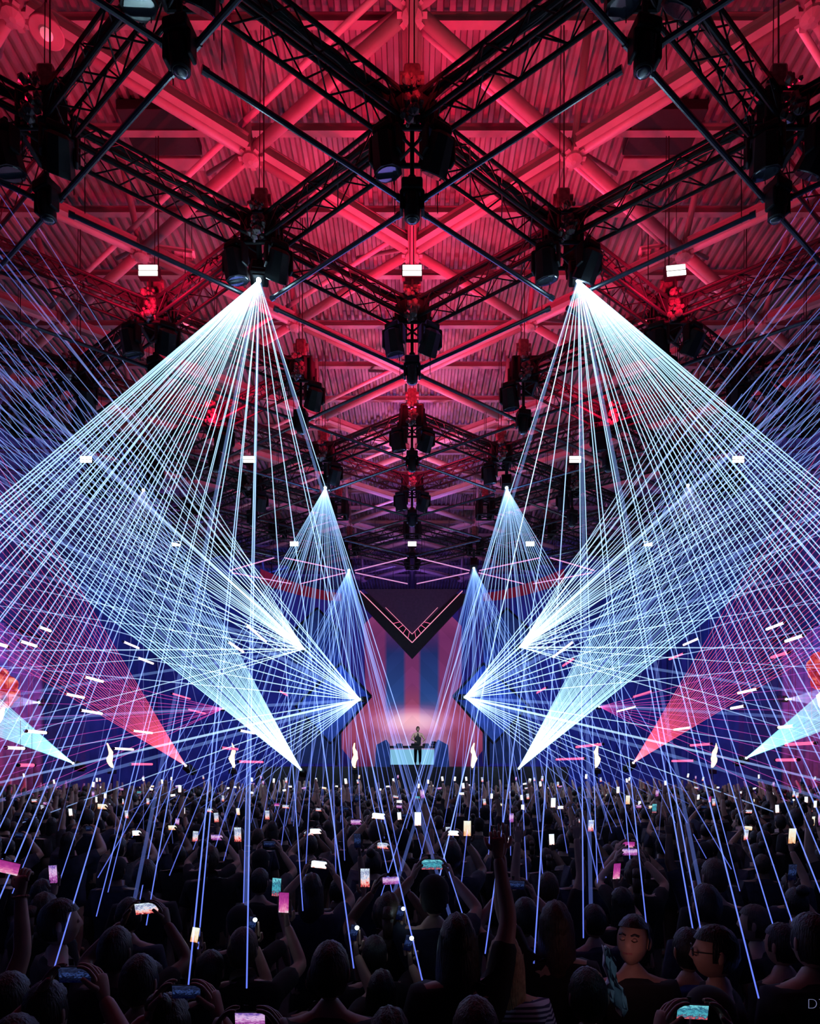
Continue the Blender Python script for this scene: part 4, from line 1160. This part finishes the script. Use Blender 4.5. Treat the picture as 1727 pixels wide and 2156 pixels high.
# the landscape picture is laid across the long side of the phone
bm = NB(); box(bm, (0, -.0046, 0), (.144, .0012, .068)); PH_SCRL = bpy.data.meshes.new('screen_wide'); bm.to_mesh(PH_SCRL); bm.free()
bm = NB(); box(bm, (0, 0, 0), (.152, .008, .074), bevel=.0035); PH_BODYL = bpy.data.meshes.new('phone_case_wide'); bm.to_mesh(PH_BODYL); bm.free(); PH_BODYL.materials.append(M['phone_body'])
_S = {}
def phone(label, loc, kind, pic, rot=(0, 0, 0), scale=1.0, group=None, detail=True, torch=False):
    t = thing('smartphone', label, 'phone', loc, 0, group); t.rotation_euler = rot; t.scale = (scale,) * 3
    wide = kind == 'landscape'
    share('phone_case', PH_BODYL if wide else PH_BODY, t)
    k = (wide, pic)
    if k not in _S:
        c = (PH_SCRL if wide else PH_SCR).copy(); c.materials.clear(); c.materials.append(SCR[pic]); _S[k] = c
    share('screen', _S[k], t)
    if detail: share('camera_bump', PH_CAM, t)
    if torch: share('torch_light', PH_TORCH, t, (.02, -.007, .05) if not wide else (.05, -.007, .02), scale=(3.4,) * 3)
    return t


def holder_of(phone_pos, pose, height, label, rz=0.0, **kw):
    """Stand a person so that the phone spot of the pose meets the phone."""
    off, kind = PHONEAT[pose]; s = phone_pos.z / off.z
    R = Matrix.Rotation(rz, 3, 'Z')
    base = phone_pos - R @ (off * s); base.z = 0
    return person(label, base, pose, s, rz, **kw)


# phones seen large: pixel, size in pixels along the long side, pose, picture, what it looks like
hero = [
    (310, 1912, 52, 'landscape', 'stage', 'phone held sideways in two raised hands showing the red stage', 'man with both arms raised around the sideways phone showing the red stage', -.10),
    (598, 1900, 46, 'portrait_r', 'magenta', 'upright phone with a magenta screen', 'person raising the upright magenta phone', .05),
    (672, 1820, 34, 'landscape', 'white', 'sideways phone with a bright white blue screen, tilted', 'person filming with the bright white blue tilted phone', .12),
    (769, 1848, 42, 'portrait_l', 'stage', 'upright phone above red screen glow, left of the sideways pair', 'person holding the upright phone near the middle of the crowd', .0),
    (823, 1854, 36, 'landscape', 'violet', 'sideways phone with a pinkish violet picture', 'person filming sideways with the pinkish violet phone', -.06),
    (910, 1820, 46, 'landscape', 'cyan', 'sideways phone with cyan beams and red foot on screen', 'person with a cap filming below the meeting laser beams', .0),
    (1085, 1863, 40, 'landscape', 'dim', 'sideways phone with a nearly black screen held by one bright hand', 'person lifting the nearly black phone right of the middle', .05),
    (880, 1724, 34, 'portrait_r', 'white', 'upright phone with a white screen under the booth', 'person holding up the white phone under the booth', .0),
    (984, 1744, 34, 'portrait_r', 'warm', 'upright phone showing a pale and orange picture', 'person holding the phone with the pale orange picture', .0),
    (797, 1718, 28, 'landscape', 'white', 'sideways bright phone in the path of the blue beams', 'person filming where the blue beams come down', .1),
    (750, 1731, 24, 'landscape', 'violet', 'dim lilac sideways phone in the mid crowd', 'person with the dim lilac phone', 0),
    (665, 1750, 25, 'landscape', 'white', 'small white sideways phone left of the long beam', 'person with the small white phone by the long beam', 0),
    (501, 1757, 32, 'portrait_r', 'stage', 'upright phone showing white sky over a red crowd', 'person with the phone showing white over red', .0),
    (457, 1763, 26, 'landscape', 'violet', 'sideways phone with a purple pink flare on it', 'person with the purple pink phone', .0),
    (217, 1698, 30, 'landscape', 'warm', 'sideways phone with a white and salmon picture on the left of the crowd', 'person with the white and salmon phone', .05),
    (568, 1777, 26, 'landscape', 'dim', 'sideways phone with a dark blue picture', 'person with the dark blue phone', .0),
    (1077, 1722, 20, 'portrait_r', 'violet', 'little upright pink phone right of the thick blue beam', 'person with the little pink phone', .0),
    (1668, 1760, 34, 'high', 'warm', 'upright cream coloured phone dangling high on the right side', 'person reaching the cream coloured phone up high', .0),
    (563, 1716, 20, 'portrait_l', 'stage', 'small upright phone with red foot left of the long beam', 'person with the small red footed phone', .0),
    (1165, 1690, 22, 'portrait_r', 'white', 'small upright white phone over the right crowd', 'person with the small upright white phone', .0),
    (1322, 1684, 22, 'portrait_r', 'warm', 'small upright pale phone over the right crowd near the flame', 'person with the small upright pale phone', .0),
    (1378, 1702, 20, 'portrait_l', 'cyan', 'small upright bluish phone on a double beam', 'person with the small bluish phone', .0),
    (160, 2052, 74, 'landscape', 'dim', 'large dark sideways phone low on the left with faint blue beams', 'person holding the large dark phone low on the left', .0),
    (393, 2088, 62, 'landscape', 'dim', 'large dark sideways phone gripped by a lit hand near the bottom', 'person gripping the dark phone near the bottom', .0),
    (527, 2146, 66, 'landscape', 'violet', 'sideways phone with a rose screen cut by the bottom edge', 'person holding the rose screened phone at the bottom edge', .0),
    (1458, 2130, 68, 'landscape', 'cyan', 'sideways phone with teal beams on screen at the bottom', 'capped person holding the phone with teal beams', .05),
]
occupied = []        # (x, y, radius) of people standing
keep_clear = []      # (px, py, radius, depth) that no nearer head may cover
rnd = random.Random(21)
looks = [('short', 'hair_black'), ('short', 'hair_brown'), ('long', 'hair_black'), ('short', 'hair_black'), ('tail', 'hair_brown'), ('bun', 'hair_black'), ('short', 'hair_black'), ('cap', 'cloth_black')]
shirts = ['cloth_black', 'cloth_black', 'cloth_navy', 'cloth_grey', 'cloth_black', 'cloth_navy']
for k, (px, py, ln, pose, pic, plabel, hlabel, roll) in enumerate(hero):
    Y = .152 * F / ln
    z = H - (py - VY) * Y / F
    zlo, zhi = (1.78, 2.0) if pose != 'high' else (1.95, 2.2)
    if z < zlo: Y = (H - zlo) * F / (py - VY)
    if z > zhi: Y = (H - zhi) * F / (py - VY)
    p = P(px, py, Y); sc = max(.62, min(1.05, ln * Y / F / .152))
    phone(plabel, p, PHONEAT[pose][1], pic, (0.12, roll, 0), sc)
    hs, hm = looks[k % len(looks)] if k not in (5, 25) else ('cap', 'cloth_black')
    t = holder_of(p, pose, 1, hlabel, hair=hs, hmat=hm, shirt=shirts[k % 6], skin='skin' if k % 4 else 'skin_dark')
    occupied.append((t.location.x, t.location.y, .27)); keep_clear.append((px, py, ln * .62 + 6, Y))

# people named one by one near the camera --------------------------
def stand(px, ptop, Y, pose, label, rz=0.0, **kw):
    """Top of the head at a pixel row, at depth Y."""
    ztop = H - (ptop - VY) * Y / F; s = ztop / 1.795
    p = P(px, ptop, Y)
    t = person(label, (p.x, Y, 0), pose, s, rz, **kw); occupied.append((p.x, Y, .27)); keep_clear.append((px, ptop + 30, 34, Y)); return t
stand(694, 1984, 2.65, 'down', 'person with smooth dark hair seen from behind, left of the bottom middle', hair='short', hmat='hair_black', shirt='cloth_black')
stand(1003, 2103, 2.15, 'down', 'person with reddish short hair cut by the bottom edge near the middle', hair='short', hmat='hair_brown', shirt='cloth_black')
stand(965, 1925, 2.95, 'fist', 'big dark person raising one arm in the middle of the near crowd', hair='long', hmat='hair_black', shirt='cloth_black')
stand(1065, 1968, 3.05, 'down', 'person with blond hair lit blue and a striped sleeve', hair='long', hmat='hair_blond', shirt='cloth_striped', long_sleeve=True)
stand(1172, 1898, 3.4, 'wave', 'person with brown hair and one bare arm up, right of the middle', hair='long', hmat='hair_brown', shirt='cloth_black')
stand(290, 2012, 2.75, 'down', 'person in a white shirt with dark hair, low on the left', hair='short', hmat='hair_black', shirt='cloth_white')
stand(118, 1893, 3.4, 'down', 'person with dark hair turned sideways left of the sideways phone', rz=-.9, hair='short', hmat='hair_black', shirt='cloth_black')
stand(1452, 1955, 3.3, 'down', 'tall person in a blue shirt on the right', hair='short', hmat='hair_black', shirt='cloth_blue')
tg_ = stand(1515, 1948, 2.95, 'down', 'person with glasses turned sideways, on the right in front of the blue shirt', rz=1.25, hair='short', hmat='hair_black', shirt='cloth_black')
bm = NB()
for sx in (-1, 1):
    ring = [Vector((sx * .033 + .024 * math.cos(a_ * PI / 8), .118, 1.671 + .019 * math.sin(a_ * PI / 8))) for a_ in range(17)]; path(bm, ring, .0028, 6)
    tube(bm, (sx * .057, .116, 1.675), (sx * .084, .010, 1.680), .0026, n=6)
tube(bm, (-.010, .120, 1.674), (.010, .120, 1.674), .0025, n=6); obj('glasses', bm, M['fixture_black'], tg_)
stand(1652, 1945, 3.4, 'down', 'person with cropped hair by the right edge of the crowd', rz=.35, hair='short', hmat='hair_black', shirt='cloth_black')
stand(1507, 1808, 4.4, 'down', 'person with a smooth round brown head between the double beams on the right', hair='short', hmat='hair_brown', shirt='cloth_black')
stand(1490, 1862, 3.75, 'down', 'person with big ears under the smooth round head', hair='short', hmat='hair_black', shirt='cloth_navy')
stand(1596, 1905, 3.9, 'down', 'person in profile behind the cropped hair person', rz=.8, hair='short', hmat='hair_brown', shirt='cloth_black')
stand(350, 2098, 2.3, 'down', 'person with dark hair low at the bottom left', hair='bun', hmat='hair_black', shirt='cloth_black')
tb_ = stand(90, 2068, 2.4, 'down', 'person with pale brace straps on the back, bottom left', hair='short', hmat='hair_black', shirt='cloth_grey')
for sx in (-1, 1):
    bm = NB(); path(bm, [(sx * .035, -.142, 1.08), (sx * .060, -.148, 1.25), (sx * .085, -.135, 1.38), (sx * .092, -.085, 1.475)], .011, 8); obj('brace_strap', bm, M['cloth_white'], tb_)
stand(1500, 2085, 2.3, 'down', 'person in a dark cap beside the teal phone', hair='cap', hmat='cloth_black', shirt='cloth_black')
stand(820, 2125, 2.2, 'down', 'person with dark hair at the bottom edge left of the reddish hair', hair='long', hmat='hair_black', shirt='cloth_black')
stand(12, 2050, 2.5, 'down', 'dark haired person at the bottom left corner', hair='short', hmat='hair_black', shirt='cloth_black')
stand(1240, 2040, 2.6, 'down', 'dark haired person in a navy top right of the bottom middle', hair='short', hmat='hair_black', shirt='cloth_navy')
t = stand(1714, 1924, 2.9, 'down', 'person in a dark shirt with white capitals on the back, bottom right', hair='short', hmat='hair_black', shirt='cloth_black')
cu = bpy.data.curves.new('back_print', 'FONT'); cu.body = 'D7'; cu.size = .062; cu.extrude = .0006; cu.offset = -.002; cu.align_x = 'LEFT'
cuo = bpy.data.objects.new('tmpfont', cu); C.objects.link(cuo)
dg_ = bpy.context.evaluated_depsgraph_get(); dg_.update(); fm = bpy.data.meshes.new_from_object(cuo.evaluated_get(dg_)); bpy.data.objects.remove(cuo)
fm.materials.clear(); fm.materials.append(M['print_white_glow']); fo = share('back_print', fm, t, (-.119, -.138, 1.428), (PI / 2, 0, 0)); keep_clear.append((1710, 2105, 34, 2.8))
# the raised arm with bracelet at the left edge: its owner stands mostly outside the picture
def big_arm(px_w, py_w, Y, s, pose, label, **kw):
    p = P(px_w, py_w, Y)
    arms, _ = pose_arms(pose); wr = arms[s][2]; k = p.z / wr.z
    t = person(label, (p.x - wr.x * k, Y - wr.y * k, 0), pose, k, **kw); occupied.append((t.location.x, t.location.y, .27)); keep_clear.append((px_w, py_w, 60, Y)); return t, p, k
t, p, k = big_arm(43, 1880, 3.0, 1, 'fist', 'bare armed person raising a hand with a bracelet at the left edge', hair='short', hmat='hair_brown', shirt='cloth_black')
arms, _ = pose_arms('fist'); sh, el, wr, _h = arms[1]; q = el.lerp(wr, .93)
bm = NB(); bmesh.ops.create_uvsphere(bm, u_segments=6, v_segments=4, radius=.001)
bm.clear()
d = (wr - el).normalized(); nrm = d.to_track_quat('Z', 'Y').to_matrix()
for a_ in range(18): bmesh.ops.create_icosphere(bm, subdivisions=1, radius=.008, matrix=Matrix.Translation(nrm @ Vector((.034 * math.cos(a_ * PI / 9), .034 * math.sin(a_ * PI / 9), 0))))
br = obj('bracelet', bm, M['hoist_shell'], None); br.location = p + (q - wr) * k; br.scale = (k, k, k)
tag(br, 'dark beaded bracelet on the raised wrist at the left edge', 'bracelet')
phone('phone with a hot pink glow in the raised hand at the left edge', p + Vector((-.07, -.01, .13)), 'landscape', 'magenta', (.2, .3, .3), .9)
# a man turned to the camera with a grimacing face
pf = P(1333, 1928, 3.15); sf = (H - (1928 - VY) * 3.15 / F) / 1.795
t = thing('person', 'man with a lit face and short dark hair turned back towards the camera, eyes shut', 'person', (pf.x, 3.15, 0)); t.scale = (sf,) * 3
me, _, ar_ = body_mesh('down', yaw=2.55, tilt=.22)
bmf = NB(); bmf.from_mesh(me); me2 = bpy.data.meshes.new('body'); bmf.to_mesh(me2); bmf.free(); me2.materials.append(M['skin'])
for q in me2.polygons: q.use_smooth = True
share('body', me2, t)
bm = NB(); hair_bm(bm, 'short', 2.55, .22, 4); obj('hair', bm, M['hair_black'], t, True)
R = Matrix.Rotation(2.55, 3, 'Z') @ Matrix.Rotation(.22, 3, 'X'); c0 = Vector((0, .01, 1.58))
def onhead(v): return R @ (Vector(v) - c0) + c0
for s in (-1, 1):
    bm = NB(); path(bm, [onhead((s * .012, .108, 1.688)), onhead((s * .030, .106, 1.696)), onhead((s * .048, .094, 1.690))], .0045, 6); obj('eyebrow', bm, M['hair_black'], t)
    bm = NB(); path(bm, [onhead((s * .015, .104, 1.668)), onhead((s * .028, .1125, 1.662)), onhead((s * .042, .099, 1.668))], .0030, 6); obj('closed_eyelid', bm, M['hair_brown'], t)
bm = NB(); path(bm, [onhead((-.022, .103, 1.605)), onhead((0, .112, 1.603)), onhead((.022, .103, 1.605))], .004, 6); obj('lips', bm, mat('lip', (.35, .12, .12), .5), t)
share('shirt', mesh_in(SHIRT['down'], 'cloth_black'), t); share('trousers', mesh_in(TROUSERS, 'cloth_black'), t)
occupied.append((pf.x, 3.15, .27)); keep_clear.append((1335, 1975, 48, 3.15))
lamp('face_fill', 'POINT', pf + Vector((-.10, -.30, -.12)), (1, .45, .5), .34, size=.05)  # added pink lamp to lift the face, no phone stands there
# shining pale blue cloth carried over a shoulder
bm = NB(); rws = []
pts_ = [(1277, 1994, 4), (1282, 2018, 11), (1287, 2040, 12), (1289, 2066, 8), (1295, 2082, 19), (1301, 2104, 19), (1308, 2122, 11), (1307, 2137, 3)]
for (a_, b_, hw) in pts_:
    c = P(a_, b_, 2.62); rws.append([bm.verts.new(c + Vector((hw * 2.62 / F * u, .03 * math.sin(u * 6 + b_ * .13), 0))) for u in (-1, -.6, -.2, .2, .6, 1)])
for A, B in zip(rws, rws[1:]):
    for k in range(5): bm.faces.new((A[k], A[k + 1], B[k + 1], B[k]))
g = bmesh.ops.extrude_face_region(bm, geom=list(bm.faces)); bmesh.ops.translate(bm, vec=(0, .012, 0), verts=[v for v in g['geom'] if isinstance(v, bmesh.types.BMVert)])
tag(obj('silk_scarf', bm, mat('silk', (.75, .88, .95), .35, noise=.25, nscale=14), None, True), 'shiny pale blue cloth hanging down a back right of the bottom middle', 'scarf')
lamp('scarf_fill', 'SPOT', (1.25, 2.15, 2.35), (.35, .65, 1), 2.2, aim=(.86, 2.62, 1.68), spot=.5, size=.02)  # added spot that brightens the scarf, from no visible source
# phone torches
for (px, py, Y, lab) in ((745, 1963, 3.5, 'phone with its torch shining bright cyan white below the long beam'), (860, 1985, 3.5, 'phone torch shining small and cyan near the bottom middle'), (531, 1946, 3.6, 'phone torch shining white and violet by the double beam'),
                         (843, 1922, 3.9, 'phone torch glinting where the blue beams end'), (411, 1968, 3.6, 'tiny orange lit phone under the left double beam'), (1668, 1688, 9.0, 'phone torch glinting over the right crowd')):
    p = P(px, py, Y); t = phone(lab, p, 'portrait', 'dim' if 'orange' not in lab else 'warm', (.1, .2, .1), .62, torch='orange' not in lab)
    holder_of(p, 'portrait_r', 1, 'person shining the ' + lab.replace('phone with its torch shining', 'torch').replace('phone torch shining', 'torch').replace('phone torch', 'torch').replace('tiny orange lit phone', 'tiny orange phone'), hair=looks[int(px) % 6][0], hmat='hair_black', shirt='cloth_black')
    off = PHONEAT['portrait_r'][0]; k = p.z / off.z
    occupied.append((p.x - off.x * k, p.y - off.y * k, .27)); keep_clear.append((px, py, 22, Y))
    if 'orange' not in lab: lamp('torch_glow', 'POINT', p + Vector((0, -.05, .02)), (.5, .8, 1), .05, size=.02)

# the rest of the crowd: copies, each person an object --------------
MID = {}
def joined(pose, hair, hm, skin, shirt):
    bm = NB(); add_mesh(bm, BODY_LO[pose], 0); add_mesh(bm, HAIR[hair], 1); add_mesh(bm, SHIRT_LO[pose], 2)
    me = bpy.data.meshes.new('person'); bm.to_mesh(me); bm.free()
    for m_ in (skin, hm, shirt): me.materials.append(M[m_])
    for p in me.polygons: p.use_smooth = True
    return me
BODY_LO, SHIRT_LO = {}, {}
for p_ in POSES:
    ch, ph_, ar_ = body_chains(p_, hands=True)
    sk = skin_mesh(ch, 0); bm = NB(); bm.from_mesh(sk); head_bm(bm, False)
    me = bpy.data.meshes.new('lo'); bm.to_mesh(me); bm.free(); BODY_LO[p_] = me; SHIRT_LO[p_] = shirt_mesh(ar_, 1, 0)
rnd = random.Random(77)
ROWN = [(2.4, 'in the front of the dark crowd'), (4.5, 'deep in the near crowd'), (6.5, 'in the middle crowd'), (9, 'in the far middle crowd'), (12, 'far back in the crowd'), (99, 'in the farthest rows')]
def zone(y):
    for a_, b_ in ROWN:
        if y < a_: return b_
PW = {'down': 'standing with arms down', 'portrait_r': 'holding up an upright phone', 'portrait_l': 'raising a phone in the other hand', 'landscape': 'filming with a sideways phone', 'both_up': 'with both arms in the air', 'fist': 'with a fist in the air', 'wave': 'waving one arm', 'high': 'stretching a phone high'}
count = 0; grid = []
y = 2.9
while y < 16.8:
    n_half = int(.75 * y / .62) + 1
    for q in range(-n_half, n_half + 1): grid.append((q * .62 + rnd.uniform(-.14, .14) + (.31 if int(y / .62) % 2 else 0), y + rnd.uniform(-.12, .12)))
    y += .60 if y < 8 else .74
protos = {}
far_spots = []
for (x, y) in grid:
    if abs(x) > .70 * y + .25: continue
    if any((x - a_) ** 2 + (y - b_) ** 2 < (.27 + c_) ** 2 for a_, b_, c_ in occupied): continue
    hgt = rnd.gauss(1.73, .07); hgt = max(1.58, min(1.88, hgt)); s = hgt / 1.795
    pose = rnd.choices(POSES, (46, 12, 7, 13, 6, 5, 5, 6) if y > 5 else (70, 6, 4, 6, 4, 4, 4, 2))[0]
    hx, hy = VX + F * x / y, VY + F * (H - hgt + .10) / y; hr = .10 * F / y
    reach = 2.2 * s if pose not in ('down', 'landscape') else hgt
    bad = False
    for (kx, ky, kr, kd) in keep_clear:
        if y < kd - .15:
            if abs(kx - hx) < kr * .8 + hr * 2.0 and ky > hy - hr * 1.2: bad = True; break
            if abs(kx - hx) < kr + hr * 2.4 and ky > VY + F * (H - reach) / y and pose != 'down': pose = 'down'
    if bad: continue
    occupied.append((x, y, .27))
    hs, hm = rnd.choice(looks); sk = 'skin' if rnd.random() < .75 else 'skin_dark'; st = rnd.choice(shirts)
    kw = dict(hair=hs, hmat=hm, skin=sk, shirt=st)
    hn = {'short': 'short haired', 'long': 'long haired', 'tail': 'pony tailed', 'bun': 'bun haired', 'cap': 'capped'}[hs]
    lab = f'{hn} person {PW[pose]} {zone(y)}'
    grp = f'{hn} people {PW[pose]} {zone(y)}'
    if y < 5.6:
        key = (pose, hs, hm, sk, st)
        if key in protos:
            t = copy_tree(protos[key]); t.location = (x, y, 0); t.scale = (s,) * 3; t.rotation_euler.z = rnd.uniform(-.35, .35); t['label'] = lab; t['group'] = grp
        else:
            t = person(lab, (x, y, 0), pose, s, rnd.uniform(-.35, .35), group=grp, **kw); protos[key] = t
        rz = t.rotation_euler.z
    else:
        key = (pose, hs, hm, sk, st)
        if key not in MID: MID[key] = joined(*key)
        rz = rnd.uniform(-.3, .3)
        t = share('person', MID[key], None, (x, y, 0), (0, 0, rz), (s,) * 3); tag(t, lab, 'person', grp)
    count += 1
    if PHONEAT[pose]:
        off, kind = PHONEAT[pose]; p = Vector((x, y, 0)) + Matrix.Rotation(rz, 3, 'Z') @ (off * s)
        pic = rnd.choices(list(SCR), (6, 2, 7, 1, 4, 4, 3) if y > 5.5 else (2, 1, 1, 1, 9, 1, 2))[0]
        nm = {'stage': 'red and white', 'magenta': 'magenta', 'white': 'white', 'cyan': 'teal', 'dim': 'dark', 'warm': 'cream', 'violet': 'violet'}[pic]
        u = phone(f'{"sideways" if kind == "landscape" else "upright"} phone with a {nm} screen raised {zone(y)}', p, kind, pic, (rnd.uniform(0, .2), rnd.uniform(-.1, .1), rz), .9, f'{nm} {kind} phones {zone(y)}', detail=y < 6)
    if count > 262: break
# beyond the people who can be told apart: one mass of heads and raised arms up to the stage
bm = NB(); rnd = random.Random(5); crowd_mats = ['skin', 'hair_black', 'cloth_black']
SIMPLE = {}
for p_ in ('down', 'both_up', 'high', 'landscape'):
    ch, ph_, ar_ = body_chains(p_, hands=False, legs=False); SIMPLE[p_] = skin_mesh(ch, 0)
hd_ = NB(); bmesh.ops.create_uvsphere(hd_, u_segments=10, v_segments=8, radius=1.0)
for v in hd_.verts: v.co = (v.co.x * .083, v.co.y * .1, v.co.z * .122 + 1.67)
HD = bpy.data.meshes.new('hd'); hd_.to_mesh(HD); hd_.free()
y = max((b for a, b, c in occupied), default=12) + .5
YFAR = y; far_hold = []
while y < YS - .4:
    x = max(-15.5, -.70 * y)
    while x < min(15.5, .70 * y):
        s = rnd.gauss(1.73, .07) / 1.795; pose = rnd.choices(('down', 'both_up', 'high', 'landscape'), (60, 8, 16, 16))[0]
        n = len(bm.verts); nf = len(bm.faces)
        bm.from_mesh(SIMPLE[pose]); n1 = len(bm.faces); bm.from_mesh(HD)
        bm.verts.ensure_lookup_table(); bm.faces.ensure_lookup_table()
        T = Matrix.Translation((x + rnd.uniform(-.12, .12), y + rnd.uniform(-.2, .2), 0)) @ Matrix.Scale(s, 4)
        for v in bm.verts[n:]: v.co = T @ v.co
        for f in bm.faces[nf:n1]: f.material_index = 2 if f.calc_center_median().z < 1.5 * s else 0
        for f in bm.faces[n1:]: f.material_index = 1
        if pose in ('high', 'landscape'):
            off, kind = PHONEAT[pose]; far_hold.append((T @ off, kind, s))
        x += rnd.uniform(.55, .75)
    y += .85
for f in bm.faces: f.smooth = True
o = obj('crowd', bm, [M[m_] for m_ in crowd_mats]); tag(o, 'packed dark mass of heads and arms just below the stage', 'crowd', kind='stuff')
rnd.shuffle(far_hold)
for p, kind, s in far_hold[:95]:
    pic = rnd.choice(['white', 'warm', 'white', 'stage', 'violet', 'white'])
    nm = {'stage': 'red and white', 'white': 'white', 'warm': 'cream', 'violet': 'violet'}[pic]
    phone(f'tiny {nm} {"sideways" if kind == "landscape" else "upright"} phone glinting in the packed mass below the stage', p, kind, pic, (.1, rnd.uniform(-.2, .2), rnd.uniform(-.2, .2)), 1.0, f'tiny {nm} {kind} phones below the stage', detail=False)

# the dj -----------------------------------------------------------
pj = P(880, 1528, YD); sj = (pj.z - (H - .1)) / 1.80
t = thing('person', 'dj in a black vest standing behind the booth, looking down at the decks', 'person', (pj.x, YD + .58, H - .05), PI + .15); t.scale = (sj * .985,) * 3
def dj_arms():
    arms = {}
    for s in (-1, 1):
        sh = Vector((s * .175, 0, 1.42)); wr = Vector((s * .17, .34, 1.10)); arms[s] = (sh, ik(sh, wr, (s, -.6, -.3)), wr, ((0, 1, -.2), (0, 0, -1), (-s, 0, 0), .5))
    return arms
_old = pose_arms
def pose_arms(pose): return (dj_arms(), None) if pose == 'dj' else _old(pose)
me, _, ar_ = body_mesh('dj', 0, -.28); share('body', mesh_in(me, 'skin'), t)
bm = NB(); hair_bm(bm, 'short', 0, -.28, 2); obj('hair', bm, M['hair_brown'], t, True)
share('vest', mesh_in(shirt_mesh(ar_, 0), 'cloth_black'), t); share('trousers', mesh_in(TROUSERS, 'cloth_black'), t)
lamp('booth_spot', 'SPOT', (1.0, YS - 1, H + 5.0), (.75, .9, 1), 800, aim=(pj.x, YD + .5, H + 1), spot=.4, size=.1)
